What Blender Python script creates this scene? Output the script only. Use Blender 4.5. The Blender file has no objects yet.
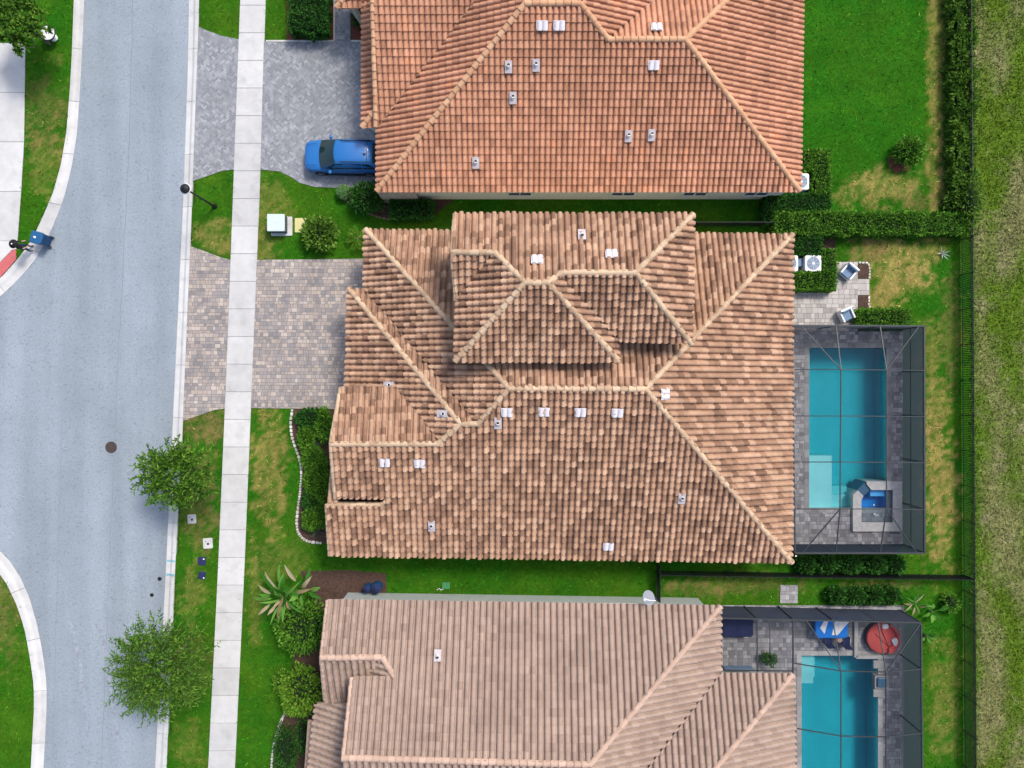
import bpy, math, random
import numpy as np
from mathutils import Vector, Matrix, noise
random.seed(7); rng = np.random.default_rng(7)
R = math.radians
scene = bpy.context.scene
COL = scene.collection
H = 44.0; F = 704.0                      # drone height, focal length in pixels

# ------------------------------------------------------------------ camera, sky, sun, exposure
cam_d = bpy.data.cameras.new('camera'); cam = bpy.data.objects.new('camera', cam_d); COL.objects.link(cam)
cam.location = (0, 0, H); cam.rotation_euler = (0, 0, 0)
cam_d.sensor_width = 36; cam_d.lens = 36 * F / 1024; cam_d.clip_start = 0.5; cam_d.clip_end = 3000
scene.camera = cam
SUN_EL, SUN_AZ = R(54), R(40)           # azimuth clockwise from +Y (picture top)
w = bpy.data.worlds.new('World'); scene.world = w; w.use_nodes = True
nt = w.node_tree; bg = nt.nodes['Background']
sky = nt.nodes.new('ShaderNodeTexSky'); sky.sky_type = 'NISHITA'; sky.sun_disc = False
sky.sun_elevation = SUN_EL; sky.sun_rotation = SUN_AZ; sky.dust_density = 3.0; sky.air_density = 1.0; sky.ozone_density = 1.0
nt.links.new(sky.outputs[0], bg.inputs[0]); bg.inputs[1].default_value = 0.105
sl = bpy.data.lights.new('sun', 'SUN'); sl.energy = 1.4; sl.angle = R(13); sl.color = (1, .95, .87)
so = bpy.data.objects.new('sun', sl); COL.objects.link(so); so.location = (20, 20, 60)
sd = Vector((math.sin(SUN_AZ)*math.cos(SUN_EL), math.cos(SUN_AZ)*math.cos(SUN_EL), math.sin(SUN_EL)))
so.rotation_euler = (-sd).to_track_quat('-Z', 'Y').to_euler()
vs = scene.view_settings; vs.view_transform = 'Standard'; vs.look = 'None'; vs.gamma = 1; vs.use_curve_mapping = False
vs.exposure = 1.0

# ------------------------------------------------------------------ helpers
def P(px, py, z=0.0):
    s = (H - z) / F
    return Vector(((px-512)*s, (384-py)*s, z))
def PP(pts, z=0.0): return [P(x, y, z) for x, y in pts]

class MB:
    def __init__(s): s.v=[]; s.f=[]; s.m=[]; s.r=[]; s.s=[]
    def add(s, verts, faces, mat=0, rnd=None, smooth=False):
        o = len(s.v); s.v.extend([tuple(q) for q in verts])
        for f in faces:
            s.f.append([i+o for i in f]); s.m.append(mat); s.r.append(random.random() if rnd is None else rnd); s.s.append(smooth)
    def box(s, c, size, rz=0, mat=0, rnd=None, top=1.0):
        """box whose base centre is c; top scales the upper face"""
        x, y, z = size[0]/2, size[1]/2, size[2]; ca, sa = math.cos(rz), math.sin(rz); V=[]
        for zz, k in ((0,1),(z,top)):
            for a, b in ((-1,-1),(1,-1),(1,1),(-1,1)):
                X, Y = a*x*k, b*y*k; V.append((c[0]+X*ca-Y*sa, c[1]+X*sa+Y*ca, c[2]+zz))
        s.add(V, [(3,2,1,0),(4,5,6,7),(0,1,5,4),(1,2,6,5),(2,3,7,6),(3,0,4,7)], mat, rnd)
    def rbox(s, c, size, rz=0, mat=0, rnd=None, r=.05, n=4):
        """rounded-plan box with a bevelled top edge"""
        x, y, z = size[0]/2, size[1]/2, size[2]; ca, sa = math.cos(rz), math.sin(rz)
        r = min(r, x*.95, y*.95); rings=[]
        for zz, ins in ((0,0),(z-min(r*.5,z*.4),0),(z-min(r*.15,z*.12),r*.15),(z,r*.5)):
            ring=[]
            for k,(sx,sy) in enumerate(((1,1),(-1,1),(-1,-1),(1,-1))):
                for i in range(n+1):
                    a = math.pi/2*(k+i/n); rr=max(r-ins,.001)
                    X = sx*(x-r)+rr*math.cos(a); Y = sy*(y-r)+rr*math.sin(a)
                    ring.append((c[0]+X*ca-Y*sa, c[1]+X*sa+Y*ca, c[2]+zz))
            rings.append(ring)
        s.loft(rings, mat, rnd, True, True)
    def loft(s, rings, mat=0, rnd=None, cap=True, closed=True, smooth=False):
        n=len(rings[0]); V=[p for r in rings for p in r]; Fc=[]
        for j in range(len(rings)-1):
            for i in range(n if closed else n-1):
                a=j*n+i; b=j*n+(i+1)%n; Fc.append((a,b,b+n,a+n))
        rn = random.random() if rnd is None else rnd
        s.add(V, Fc, mat, rn, smooth)
        if cap:
            s.add(rings[0], [tuple(reversed(range(n)))], mat, rn); s.add(rings[-1], [tuple(range(n))], mat, rn)
    def tube(s, pts, rad, n=6, mat=0, rnd=None, smooth=True):
        pts=[Vector(p) for p in pts]; rings=[]
        rads = rad if isinstance(rad,(list,tuple)) else [rad]*len(pts)
        for i,p in enumerate(pts):
            d=(pts[min(i+1,len(pts)-1)]-pts[max(i-1,0)]).normalized()
            a = d.cross(Vector((0,0,1)) if abs(d.z)<.95 else Vector((1,0,0))).normalized(); b=d.cross(a)
            rings.append([p+(a*math.cos(2*math.pi*k/n)+b*math.sin(2*math.pi*k/n))*rads[i] for k in range(n)])
        s.loft(rings, mat, rnd, True, True, smooth)
    def bar(s, p, q, w=.06, mat=0, rnd=None, h=None):
        p=Vector(p); q=Vector(q); d=(q-p).normalized(); h=h or w
        a=d.cross(Vector((0,0,1)) if abs(d.z)<.95 else Vector((0,1,0))).normalized(); b=a.cross(d)
        rings=[[c+a*w/2*i+b*h/2*j for i,j in ((-1,-1),(1,-1),(1,1),(-1,1))] for c in (p,q)]
        s.loft(rings, mat, rnd)
    def lathe(s, c, prof, n=20, mat=0, rnd=None, smooth=True, sx=1, sy=1):
        rings=[[(c[0]+r*sx*math.cos(2*math.pi*k/n), c[1]+r*sy*math.sin(2*math.pi*k/n), c[2]+z) for k in range(n)] for r,z in prof]
        s.loft(rings, mat, rnd, True, True, smooth)
    def prism(s, pts, z0, z1, mat=0, rnd=None, bottom=False):
        n=len(pts); V=[(p[0],p[1],z0) for p in pts]+[(p[0],p[1],z1) for p in pts]
        area=sum(pts[i][0]*pts[(i+1)%n][1]-pts[(i+1)%n][0]*pts[i][1] for i in range(n))
        if area<0: V=list(reversed(V[:n]))+list(reversed(V[n:]))
        Fc=[(i,(i+1)%n,(i+1)%n+n,i+n) for i in range(n)]+[tuple(range(n,2*n))]
        if bottom: Fc.append(tuple(reversed(range(n))))
        s.add(V,Fc,mat,rnd)
    def build(s, name, mats, parent=None, keep=False, kind=None):
        me=bpy.data.meshes.new(name); me.from_pydata(s.v,[],s.f)
        if not isinstance(mats,(list,tuple)): mats=[mats]
        for m in mats: me.materials.append(m)
        me.polygons.foreach_set('material_index', s.m); me.polygons.foreach_set('use_smooth', s.s)
        a=me.attributes.new('rnd','FLOAT','FACE'); a.data.foreach_set('value', s.r)
        me.update(); o=bpy.data.objects.new(name, me); COL.objects.link(o)
        if parent is not None:
            o.parent=parent
            if keep:
                o.matrix_parent_inverse=Matrix.LocRotScale(parent.location, parent.rotation_euler, None).inverted() if parent.type=='EMPTY' else Matrix.Identity(4)
        if kind: o['kind']=kind
        return o
def tag(o, label, cat, group=None):
    o['label']=label; o['category']=cat
    if group: o['group']=group
    return o
def thing(name, label, cat, loc=(0,0,0), rz=0, group=None):
    o=bpy.data.objects.new(name,None); COL.objects.link(o); o.empty_display_size=.3
    o.location=loc; o.rotation_euler=(0,0,rz); return tag(o,label,cat,group)
def copy_tree(o, parent=None):
    c=o.copy(); COL.objects.link(c)
    if parent is not None: c.parent=parent
    for ch in list(o.children): copy_tree(ch, c)
    return c

# ------------------------------------------------------------------ materials
def mat(name, col, rough=.8, var=.15, scale=2.0, bump=0., bscale=30., metal=0., ramp=None, attr='rnd', spec=.3, var2=.0, scale2=.15, coat=0, rmix=1.0):
    m=bpy.data.materials.new(name); m.use_nodes=True; N=m.node_tree.nodes; L=m.node_tree.links
    b=N['Principled BSDF']; b.inputs['Roughness'].default_value=rough; b.inputs['Metallic'].default_value=metal
    b.inputs['Specular IOR Level'].default_value=spec
    if coat: b.inputs['Coat Weight'].default_value=coat; b.inputs['Coat Roughness'].default_value=.08
    tc=N.new('ShaderNodeTexCoord'); cur=None
    if ramp=='vcol':
        a=N.new('ShaderNodeAttribute'); a.attribute_name='col'; cur=a.outputs['Color']
    elif ramp:
        a=N.new('ShaderNodeAttribute'); a.attribute_name=attr
        r=N.new('ShaderNodeValToRGB'); e=r.color_ramp.elements
        while len(e)>1: e.remove(e[-1])
        e[0].position=ramp[0][0]; e[0].color=(*ramp[0][1],1)
        for p,c in ramp[1:]:
            k=e.new(p); k.color=(*c,1)
        L.new(a.outputs['Fac'], r.inputs[0]); cur=r.outputs[0]
    def mulnoise(cur, sc, amt, detail=4):
        n=N.new('ShaderNodeTexNoise'); n.inputs['Scale'].default_value=sc; n.inputs['Detail'].default_value=detail; n.inputs['Roughness'].default_value=.65
        L.new(tc.outputs['Object'], n.inputs['Vector'])
        mr=N.new('ShaderNodeMapRange'); mr.inputs[1].default_value=.25; mr.inputs[2].default_value=.75
        mr.inputs[3].default_value=1-amt; mr.inputs[4].default_value=1+amt; L.new(n.outputs['Fac'], mr.inputs[0])
        mx=N.new('ShaderNodeMix'); mx.data_type='RGBA'; mx.blend_type='MULTIPLY'; mx.inputs[0].default_value=1
        if cur is None: mx.inputs[6].default_value=(*col,1)
        else: L.new(cur, mx.inputs[6])
        L.new(mr.outputs[0], mx.inputs[7]); return mx.outputs[2]
    if var: cur=mulnoise(cur, scale, var)
    if var2: cur=mulnoise(cur, scale2, var2, 2)
    if cur is None: b.inputs['Base Color'].default_value=(*col,1)
    else: L.new(cur, b.inputs['Base Color'])
    if bump:
        n=N.new('ShaderNodeTexNoise'); n.inputs['Scale'].default_value=bscale; n.inputs['Detail'].default_value=5
        L.new(tc.outputs['Object'], n.inputs['Vector'])
        bp=N.new('ShaderNodeBump'); bp.inputs['Strength'].default_value=bump; bp.inputs['Distance'].default_value=.05
        L.new(n.outputs['Fac'], bp.inputs['Height']); L.new(bp.outputs[0], b.inputs['Normal'])
    return m
def leafmat(name, dark, mid, light):
    m=mat(name, mid, rough=.65, var=.2, scale=1.5, ramp=[(0,dark),(.5,mid),(1,light)], spec=.15)
    N=m.node_tree.nodes; L=m.node_tree.links; b=N['Principled BSDF']; src=b.inputs['Base Color'].links[0].from_socket
    t=N.new('ShaderNodeBsdfTranslucent'); x=N.new('ShaderNodeMixShader'); x.inputs[0].default_value=.35; L.new(src,t.inputs[0])
    L.new(b.outputs[0],x.inputs[1]); L.new(t.outputs[0],x.inputs[2]); L.new(x.outputs[0],N['Material Output'].inputs[0])
    return m
def screenmat(name, col, alpha):
    m=bpy.data.materials.new(name); m.use_nodes=True; N=m.node_tree.nodes; L=m.node_tree.links; N.clear()
    o=N.new('ShaderNodeOutputMaterial'); t=N.new('ShaderNodeBsdfTransparent'); d=N.new('ShaderNodeBsdfDiffuse'); x=N.new('ShaderNodeMixShader')
    d.inputs[0].default_value=(*col,1); x.inputs[0].default_value=alpha
    tl=N.new('ShaderNodeBsdfTranslucent'); tl.inputs[0].default_value=(*col,1); y=N.new('ShaderNodeMixShader'); y.inputs[0].default_value=.55; L.new(d.outputs[0],y.inputs[1]); L.new(tl.outputs[0],y.inputs[2])
    L.new(t.outputs[0],x.inputs[1]); L.new(y.outputs[0],x.inputs[2]); L.new(x.outputs[0],o.inputs[0]); return m
def watermat(name, col, dens):
    m=bpy.data.materials.new(name); m.use_nodes=True; N=m.node_tree.nodes; L=m.node_tree.links; N.clear()
    o=N.new('ShaderNodeOutputMaterial'); t=N.new('ShaderNodeBsdfTransparent'); g=N.new('ShaderNodeBsdfGlossy'); x=N.new('ShaderNodeMixShader')
    g.inputs['Roughness'].default_value=.04
    fr=N.new('ShaderNodeFresnel'); fr.inputs[0].default_value=1.33
    nz=N.new('ShaderNodeTexNoise'); nz.inputs['Scale'].default_value=2.2; tc=N.new('ShaderNodeTexCoord'); L.new(tc.outputs['Object'],nz.inputs['Vector'])
    bp=N.new('ShaderNodeBump'); bp.inputs['Strength'].default_value=.15; bp.inputs['Distance'].default_value=.05; L.new(nz.outputs['Fac'],bp.inputs['Height']); L.new(bp.outputs[0],g.inputs['Normal'])
    L.new(fr.outputs[0],x.inputs[0]); L.new(t.outputs[0],x.inputs[1]); L.new(g.outputs[0],x.inputs[2]); L.new(x.outputs[0],o.inputs[0])
    a=N.new('ShaderNodeVolumeAbsorption'); a.inputs[0].default_value=(*col,1); a.inputs[1].default_value=dens; L.new(a.outputs[0],o.inputs[1]); return m

M={}
M['asphalt']=mat('asphalt',(.298,.343,.385),.95,.2,26,bump=.6,bscale=70,var2=.08,scale2=.3,spec=.1)
def wear(m,spec):
    N=m.node_tree.nodes; L=m.node_tree.links; b=N['Principled BSDF']; src=b.inputs['Base Color'].links[0].from_socket
    tc=N.new('ShaderNodeTexCoord'); cur=src
    for sc,lo,hi,v0,v1,det in spec:
        mp=N.new('ShaderNodeMapping'); mp.inputs['Scale'].default_value=sc; L.new(tc.outputs['Object'],mp.inputs[0]); mp.inputs['Location'].default_value=(sc[0],3,0)
        n=N.new('ShaderNodeTexNoise'); n.inputs['Scale'].default_value=1; n.inputs['Detail'].default_value=det; L.new(mp.outputs[0],n.inputs['Vector'])
        r=N.new('ShaderNodeMapRange'); r.inputs[1].default_value=lo; r.inputs[2].default_value=hi; r.inputs[3].default_value=v0; r.inputs[4].default_value=v1; L.new(n.outputs['Fac'],r.inputs[0])
        x=N.new('ShaderNodeMix'); x.data_type='RGBA'; x.blend_type='MULTIPLY'; x.inputs[0].default_value=1; L.new(cur,x.inputs[6]); L.new(r.outputs[0],x.inputs[7]); cur=x.outputs[2]
    L.new(cur,b.inputs['Base Color'])
wear(M['asphalt'],(((7,7,7),.56,.70,1.0,.78,3),((9,9,9),.60,.72,1.0,1.22,2),((.55,.035,1),.35,.65,.88,1.06,3)))
M['asphalt_joint']=mat('asphalt_joint',(.235,.262,.305),.9,.1,6)
M['concrete']=mat('concrete',(.60,.59,.57),.85,.05,2,bump=.15,bscale=40,ramp=[(0,(.49,.482,.468)),(1,(.59,.582,.566))],var2=.09,scale2=.8)
wear(M['concrete'],(((1.1,1.1,1.1),.55,.72,1.0,.86,5),((11,11,11),.62,.74,1.0,.86,2)))
M['joint']=mat('joint',(.22,.21,.2),.95,.1,4)
M['pad']=mat('red_pad',(.52,.13,.13),.85,.1,6)
M['herring']=mat('grey_pavers',(.3,.3,.31),.85,.1,5,ramp=[(0,(.20,.21,.235)),(.45,(.255,.265,.285)),(.8,(.30,.31,.33)),(1,(.38,.39,.405))],var2=.12,scale2=.7)
M['pavers']=mat('tumbled_pavers',(.3,.3,.31),.85,.1,5,ramp=[(0,(0.238,0.221,0.219)),(.3,(0.301,0.272,0.261)),(.6,(0.362,0.309,0.279)),(.82,(0.418,0.345,0.293)),(1,(0.486,0.421,0.372))],var2=.16,scale2=.6)
M['deckpav']=mat('deck_pavers',(.2,.2,.22),.8,.1,5,ramp=[(0,(0.180,0.178,0.190)),(.5,(0.282,0.276,0.288)),(1,(0.432,0.420,0.426))],var2=.15,scale2=.7)
M['patiopav']=mat('patio_pavers',(.4,.38,.36),.85,.1,5,ramp=[(0,(.30,.28,.265)),(.5,(.40,.375,.35)),(1,(.52,.48,.45))])
M['roofC']=mat('blend_roof_tiles',(.4,.26,.18),.8,.12,3,bump=.25,bscale=25,ramp=[(0,(0.210,0.117,0.075)),(.14,(0.258,0.148,0.093)),(.38,(0.369,0.215,0.137)),(.75,(0.464,0.282,0.181)),(.92,(0.544,0.352,0.233)),(1,(0.313,0.189,0.126))],var2=.11,scale2=.35)
M['capC']=mat('tan_cap_tiles',(.5,.38,.27),.8,.12,4,bump=.2,ramp=[(0,(0.416,0.285,0.181)),(.5,(0.519,0.370,0.242)),(1,(0.603,0.450,0.302))],var2=.12,scale2=.4)
M['roofN']=mat('terracotta_roof_tiles',(.5,.22,.13),.8,.14,3,bump=.25,bscale=25,ramp=[(0,(0.374,0.175,0.104)),(.15,(0.452,0.219,0.129)),(.6,(0.518,0.257,0.153)),(.97,(0.563,0.290,0.178)),(1,(0.584,0.252,0.129))],var2=.2,scale2=.3)
M['capN']=mat('terracotta_cap_tiles',(.55,.29,.17),.8,.12,4,bump=.2,ramp=[(0,(0.504,0.271,0.151)),(1,(0.630,0.378,0.220))])
M['roofS']=mat('pink_roof_tiles',(.5,.36,.3),.8,.1,3,bump=.25,bscale=25,ramp=[(0,(0.303,0.215,0.169)),(.2,(0.336,0.243,0.193)),(.7,(0.368,0.267,0.211)),(1,(0.399,0.294,0.236))],var2=.12,scale2=.3)
M['capS']=mat('pink_cap_tiles',(.55,.41,.34),.8,.1,4,bump=.2,ramp=[(0,(0.437,0.297,0.224)),(1,(0.558,0.393,0.304))])
M['fascia']=mat('fascia',(.30,.22,.17),.7,.1,2)
M['soffit_white']=mat('white_trim',(.72,.71,.69),.6,.04,2)
M['stucco']=mat('cream_stucco',(.72,.69,.60),.9,.05,2,bump=.2,bscale=50)
M['stuccoS']=mat('grey_green_stucco',(.42,.46,.44),.9,.05,2,bump=.2,bscale=50)
M['stone']=mat('ledge_stone',(.45,.38,.31),.9,.35,3,bump=.6,bscale=8)
M['glass']=mat('dark_glass',(.03,.045,.05),.08,0,spec=.6)
M['ventw']=mat('vent_metal',(.68,.64,.66),.6,.08,6)
M['flash']=mat('lead_flashing',(.50,.45,.46),.6,.1,6)
M['white']=mat('white_paint',(.78,.78,.78),.5,.04,3)
M['whitemetal']=mat('painted_metal',(.70,.71,.72),.45,.05,3)
M['black']=mat('black_metal',(.018,.019,.021),.45,.1,3)
M['bronze']=mat('bronze_aluminium',(.045,.05,.055),.45,.1,3)
M['mulch']=mat('mulch',(.08,.046,.034),.95,.5,7,bump=1,bscale=20,var2=.2,scale2=1)
M['redmulch']=mat('red_mulch',(.17,.055,.036),.95,.5,8,bump=1,bscale=20)
M['bark']=mat('bark',(.16,.12,.09),.9,.3,6,bump=.6,bscale=20)
M['spastone']=mat('spa_stone',(.5,.49,.48),.85,.2,5)
M['edging']=mat('edging_stone',(.55,.53,.47),.9,.2,4,ramp=[(0,(.42,.38,.32)),(1,(.66,.64,.58))])
M['screen']=screenmat('insect_screen',(.03,.036,.05),.20)
M['wscreen']=screenmat('wall_insect_screen',(.085,.10,.135),.87)
M['spaplaster']=mat('spa_plaster',(.20,.58,.92),.6,.05,2)
M['plaster']=mat('pool_plaster',(.36,.70,.73),.7,.06,1.5)
M['tile_dark']=mat('waterline_tile',(.05,.12,.2),.3,.2,8)
M['water']=watermat('water',(.0,.81,.87),.82)
M['spawater']=watermat('spa_water',(.0,.62,.97),.9)
M['coping']=mat('coping_stone',(.43,.42,.40),.85,.15,4,ramp=[(0,(.33,.32,.31)),(1,(.48,.47,.45))])
M['carblue']=mat('car_paint',(.020,.15,.43),.38,0,coat=.3,spec=.4)
M['carglass']=mat('car_glass',(.012,.03,.035),.06,0,spec=.6)
M['rubber']=mat('rubber',(.02,.02,.021),.8,.1,4)
M['alloy']=mat('alloy',(.45,.46,.48),.35,0,metal=.8)
M['lamp_lens']=mat('lamp_lens',(.75,.76,.78),.25,0)
M['binblue']=mat('bin_plastic',(.012,.06,.16),.5,.1,4)
M['navy']=mat('navy_fabric',(.018,.026,.085),.85,.15,5)
M['cyanblue']=mat('bright_blue_fabric',(.008,.18,.62),.75,.1,4)
M['redfab']=mat('red_fabric',(.58,.095,.085),.85,.1,4)
M['whitefab']=mat('white_fabric',(.75,.75,.75),.85,.08,6)
M['greyblue']=mat('slate_blue_sling',(.16,.24,.36),.7,.1,6)
M['iron']=mat('cast_iron',(.07,.05,.045),.7,.25,10,bump=.6,bscale=30)
M['boxgreen']=mat('utility_green',(.035,.075,.07),.55,.1,3)
M['boxtop']=mat('pale_green_metal',(.56,.64,.62),.55,.05,3)
M['yellow']=mat('yellow_lid',(.60,.55,.25),.7,.06,4)
M['valvegreen']=mat('green_lid',(.05,.22,.08),.7,.1,4)
M['cyanpaint']=mat('cyan_marking',(.16,.42,.50),.8,.2,6)
M['skin']=mat('skin',(.50,.30,.21),.6,.05,5)
M['shirt']=mat('black_shirt',(.02,.021,.026),.85,.1,6)
M['jeans']=mat('dark_blue_jeans',(.02,.04,.09),.85,.15,6)
M['hat']=mat('black_felt',(.015,.015,.016),.9,.1,6)
M['terracotta_pot']=mat('terracotta_pot',(.35,.15,.09),.8,.1,5)
M['lawn']=mat('lawn_turf',(.05,.12,.02),.95,.28,5,bump=.8,bscale=14,ramp='vcol',var2=.2,scale2=.6,spec=.04)
M['blade']=mat('grass_blades',(.05,.12,.02),.8,.15,2,ramp='vcol',spec=.05)
L_oak=leafmat('oak_leaves',(0.024,0.074,0.008),(0.074,0.196,0.016),(0.203,0.365,0.041))
L_fine=leafmat('fine_leaves',(0.027,0.081,0.009),(0.081,0.209,0.019),(0.216,0.378,0.047))
L_dark=leafmat('dark_shrub_leaves',(0.012,0.052,0.008),(0.029,0.123,0.016),(0.080,0.246,0.033))
L_hedge=leafmat('hedge_leaves',(0.027,0.101,0.009),(0.076,0.225,0.018),(0.227,0.435,0.045))
L_ybush=leafmat('yellow_green_leaves',(0.041,0.112,0.012),(0.107,0.224,0.022),(0.230,0.381,0.055))
L_lime=leafmat('lime_leaves',(.05,.15,.010),(.13,.29,.022),(.27,.43,.05))
L_pale=leafmat('pale_clipped_leaves',(.11,.25,.08),(.19,.36,.12),(.29,.46,.18))
L_big=leafmat('broad_leaves',(0.022,0.119,0.012),(0.068,0.248,0.025),(0.195,0.389,0.070))
L_dry=leafmat('dry_leaves',(.20,.13,.07),(.36,.27,.15),(.5,.42,.28))
L_grey=leafmat('grey_green_leaves',(.03,.06,.035),(.07,.11,.07),(.16,.2,.13))
M['twig']=mat('green_twigs',(.10,.12,.045),.85,.2,5)
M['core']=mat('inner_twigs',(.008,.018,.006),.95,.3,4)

# ------------------------------------------------------------------ plan polygons (ground plane pixels)
def interp(tab, y):
    ys=[t[0] for t in tab]; xs=[t[1] for t in tab]
    if y<=ys[0]: return xs[0]+(y-ys[0])*(xs[1]-xs[0])/(ys[1]-ys[0])
    if y>=ys[-1]: return xs[-1]+(y-ys[-1])*(xs[-1]-xs[-2])/(ys[-1]-ys[-2])
    return float(np.interp(y,ys,xs))
KL=[(0,188.5),(64,187.3),(192,183),(384,174),(576,165),(768,154.5)]
KR=[(0,199),(64,198),(192,192.5),(384,185),(576,174.8),(768,166.5)]
SL=[(0,240.3),(192,233.2),(384,226),(576,217.8),(768,208.3)]
SR=[(0,265.8),(192,259.8),(384,252),(576,244.2),(768,235)]
Y0,Y1=-110,880
lineL=lambda tab:[(interp(tab,y),y) for y in range(Y0,Y1+1,20)]
KUi=[(77,-110),(75.5,-40),(74,0),(72,55),(70,90),(66.5,133),(61,165),(53.5,192),(43,217),(33,238),(19,258),(0,279),(-25,297),(-70,314),(-160,326)]     # lawn side
KUo=[(87,-110),(85,-40),(83.3,0),(81,55),(79,90),(76,133),(71,165),(64,194),(55,219),(45,241),(31,264),(8,289),(-18,309),(-66,328),(-160,340)]
KDo=[(-160,516),(-66,521),(-22,538),(5,556),(19,577),(29,600),(36,625),(42,655),(45.7,685),(45.6,710),(44,740),(42.5,768),(38,880)]
KDi=[(-160,530),(-70,535),(-32,550),(-8,564),(6,582),(17,605),(24.5,628),(30,657),(34,685),(34.2,710),(32.5,740),(31,768),(26,880)]
road_px=KUo+KDo+list(reversed(lineL(KL)))
def curb_polys(): return None
drvN=[(interp(SR,41)-.5,41.5),(362,41.5),(395,41.5),(395,188),(340,188),(315,187),(300,183),(292,177.5),(280,171.5),(260.5,169.5)]
walkN=[(334.5,-70),(350.5,-70),(350.5,41.5),(334.5,41.5)]
aprN=[(interp(KR,27),27),(208,31),(222,36),(interp(SL,39.5),39.5),(interp(SL,169.5),169.5),(222,171),(208,176),(interp(KR,181),181)]
drvC=[(interp(SR,260),260),(380,258.5),(380,409.5),(interp(SR,408),408)]
aprC=[(interp(KR,246),246),(207,252),(220,257),(interp(SL,260),260),(interp(SL,408.5),408.5),(214,410),(200,415),(interp(KR,421),421)]
deckC=[(770,331),(902.5,331),(902.5,544.5),(770,544.5)]
patio=[(770,290),(835,290),(835,262),(857.5,262),(857.5,331.5),(770,331.5)]
patio2=[(857.5,279),(869,279),(869,295),(857.5,295)]
deckS=[(700,605),(901,606),(904,860),(700,860)]
poolC=[(808.5,347.5),(886.5,347.5),(886.5,508),(808.5,508)]
poolS=[(801,655),(878,655),(878,850),(801,850)]
bedC=[(293,409),(291,425),(293,440),(299,455),(302,470),(300.5,490),(298,510),(297,525),(300,535),(308,541),(345,545),(345,409)]
bedN=[(342,189),(350,202),(362,210.5),(385,218),(412,220),(432,217),(446,206),(460,196),(470,189),(380,186)]
bedN2=[(287,-70),(334,-70),(334,40.5),(287,40.5)]
bedN3=[(351,8),(375,8),(375,40.5),(351,40.5)]
bedS=[(300,571),(350,570),(386,573),(387,598),(370,610),(318,612)]
bedS2=[(273,790),(275,745),(279,728),(286,714),(296,640),(330,640),(330,790)]
bedAC=[(793,238),(836,238),(836,290),(793,290)]
def arr(poly, z=0): return np.array([(p.x,p.y) for p in PP(poly,z)])
def inside(X,Y,poly):
    x=poly[:,0]; y=poly[:,1]; n=len(poly); r=np.zeros(X.shape,bool); j=n-1
    for i in range(n):
        if y[i]!=y[j]:
            c=((y[i]>Y)!=(y[j]>Y))&(X<(x[j]-x[i])*(Y-y[i])/(y[j]-y[i])+x[i]); r^=c
        j=i
    return r

# ------------------------------------------------------------------ lawn colour map (species / dry patches)
LUSH=np.array((.018,.112,.005)); MID=np.array((.055,.13,.007)); STRAW=np.array((.30,.23,.07)); FIELD=np.array((.195,.20,.075)); FGREEN=np.array((.092,.16,.014)); BROWN=np.array((.22,.155,.06))
# (px,py,rx,ry,strength,colour)
PATCH=[(270,470,18,60,.75,STRAW),(210,425,20,26,.8,BROWN),(200,500,20,50,.6,BROWN),(190,595,16,26,.4,STRAW),(280,560,30,20,.3,STRAW),(195,660,18,30,.3,BROWN),(190,745,16,24,.25,STRAW),
 (5,600,20,60,.55,BROWN),(15,700,20,60,.35,MID),(45,110,22,40,.45,BROWN),(45,160,20,40,.35,STRAW),(270,205,22,30,.45,STRAW),(300,195,25,18,.4,MID),(215,235,22,16,.6,STRAW),(265,245,12,24,.5,STRAW),
 (937,60,9,150,.85,STRAW),(937,170,12,40,.6,STRAW),(890,185,30,18,.75,STRAW),(860,195,24,14,.55,STRAW),(920,200,28,10,.6,BROWN),(900,265,36,30,.95,STRAW),(865,250,18,14,.8,BROWN),(880,295,22,18,1.0,STRAW),(925,255,22,25,.5,STRAW),
 (940,490,18,75,.95,STRAW),(935,415,14,40,.7,STRAW),(930,350,14,30,.45,STRAW),(952,330,10,60,.5,BROWN),(945,590,25,20,.35,MID),(945,700,16,60,.45,STRAW),(920,660,12,70,.35,MID),
 (740,585,60,10,.45,BROWN),(880,587,40,6,.7,BROWN),(700,590,40,8,.4,BROWN),(250,690,6,60,.3,MID),(255,600,6,50,.35,STRAW),(880,60,60,60,.25,MID)]
def lawn_colour(X,Y):
    px=512+X*F/H; py=384-Y*F/H
    n=np.array([noise.noise(Vector((x*.9,y*.9,3))) for x,y in zip(X,Y)]); n2=np.array([noise.noise(Vector((x*.25,y*.25,9))) for x,y in zip(X,Y)])
    n3=np.array([noise.noise(Vector((x*2.6,y*2.6,5))) for x,y in zip(X,Y)])
    n4=np.array([noise.noise(Vector((x*6.5,y*6.5,2))) for x,y in zip(X,Y)])
    t=np.clip(.38+.5*n2+.35*n+.45*n4,0,1)[:,None]
    C=LUSH*(1-t)+MID*t
    back=((px>800)&(py<210)&(px<925))[:,None]; C=np.where(back,LUSH*(1-.3*t)+MID*.3*t,C)
    for a,b,rx,ry,s,c in PATCH:
        d=np.sqrt(((px-a)/rx)**2+((py-b)/ry)**2)
        k=np.clip((1.12+.6*n+.55*n3+.5*n4-d)/.45,0,1)*s*.88
        k=(k*np.clip(.72+.9*n3+.9*n4,.1,1.1)).clip(0,1)[:,None]; C=C*(1-k)+c*k
    fld=np.clip((px-(973+ (py-235)*.004))/3,0,1)
    st=np.array([noise.noise(Vector((x*.55,y*.16,1))) for x,y in zip(X,Y)])
    k=np.clip(.34+1.9*st+.6*n3+.35*n,0,1)[:,None]; CF=FGREEN*(1-k)+FIELD*k
    k2=np.clip(1.4*n+.8*n3-.35,0,1)[:,None]; CF=CF*(1-.6*k2)+np.array((.33,.29,.17))*.6*k2
    fld=fld[:,None]; return C*(1-fld)+CF*fld
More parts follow.
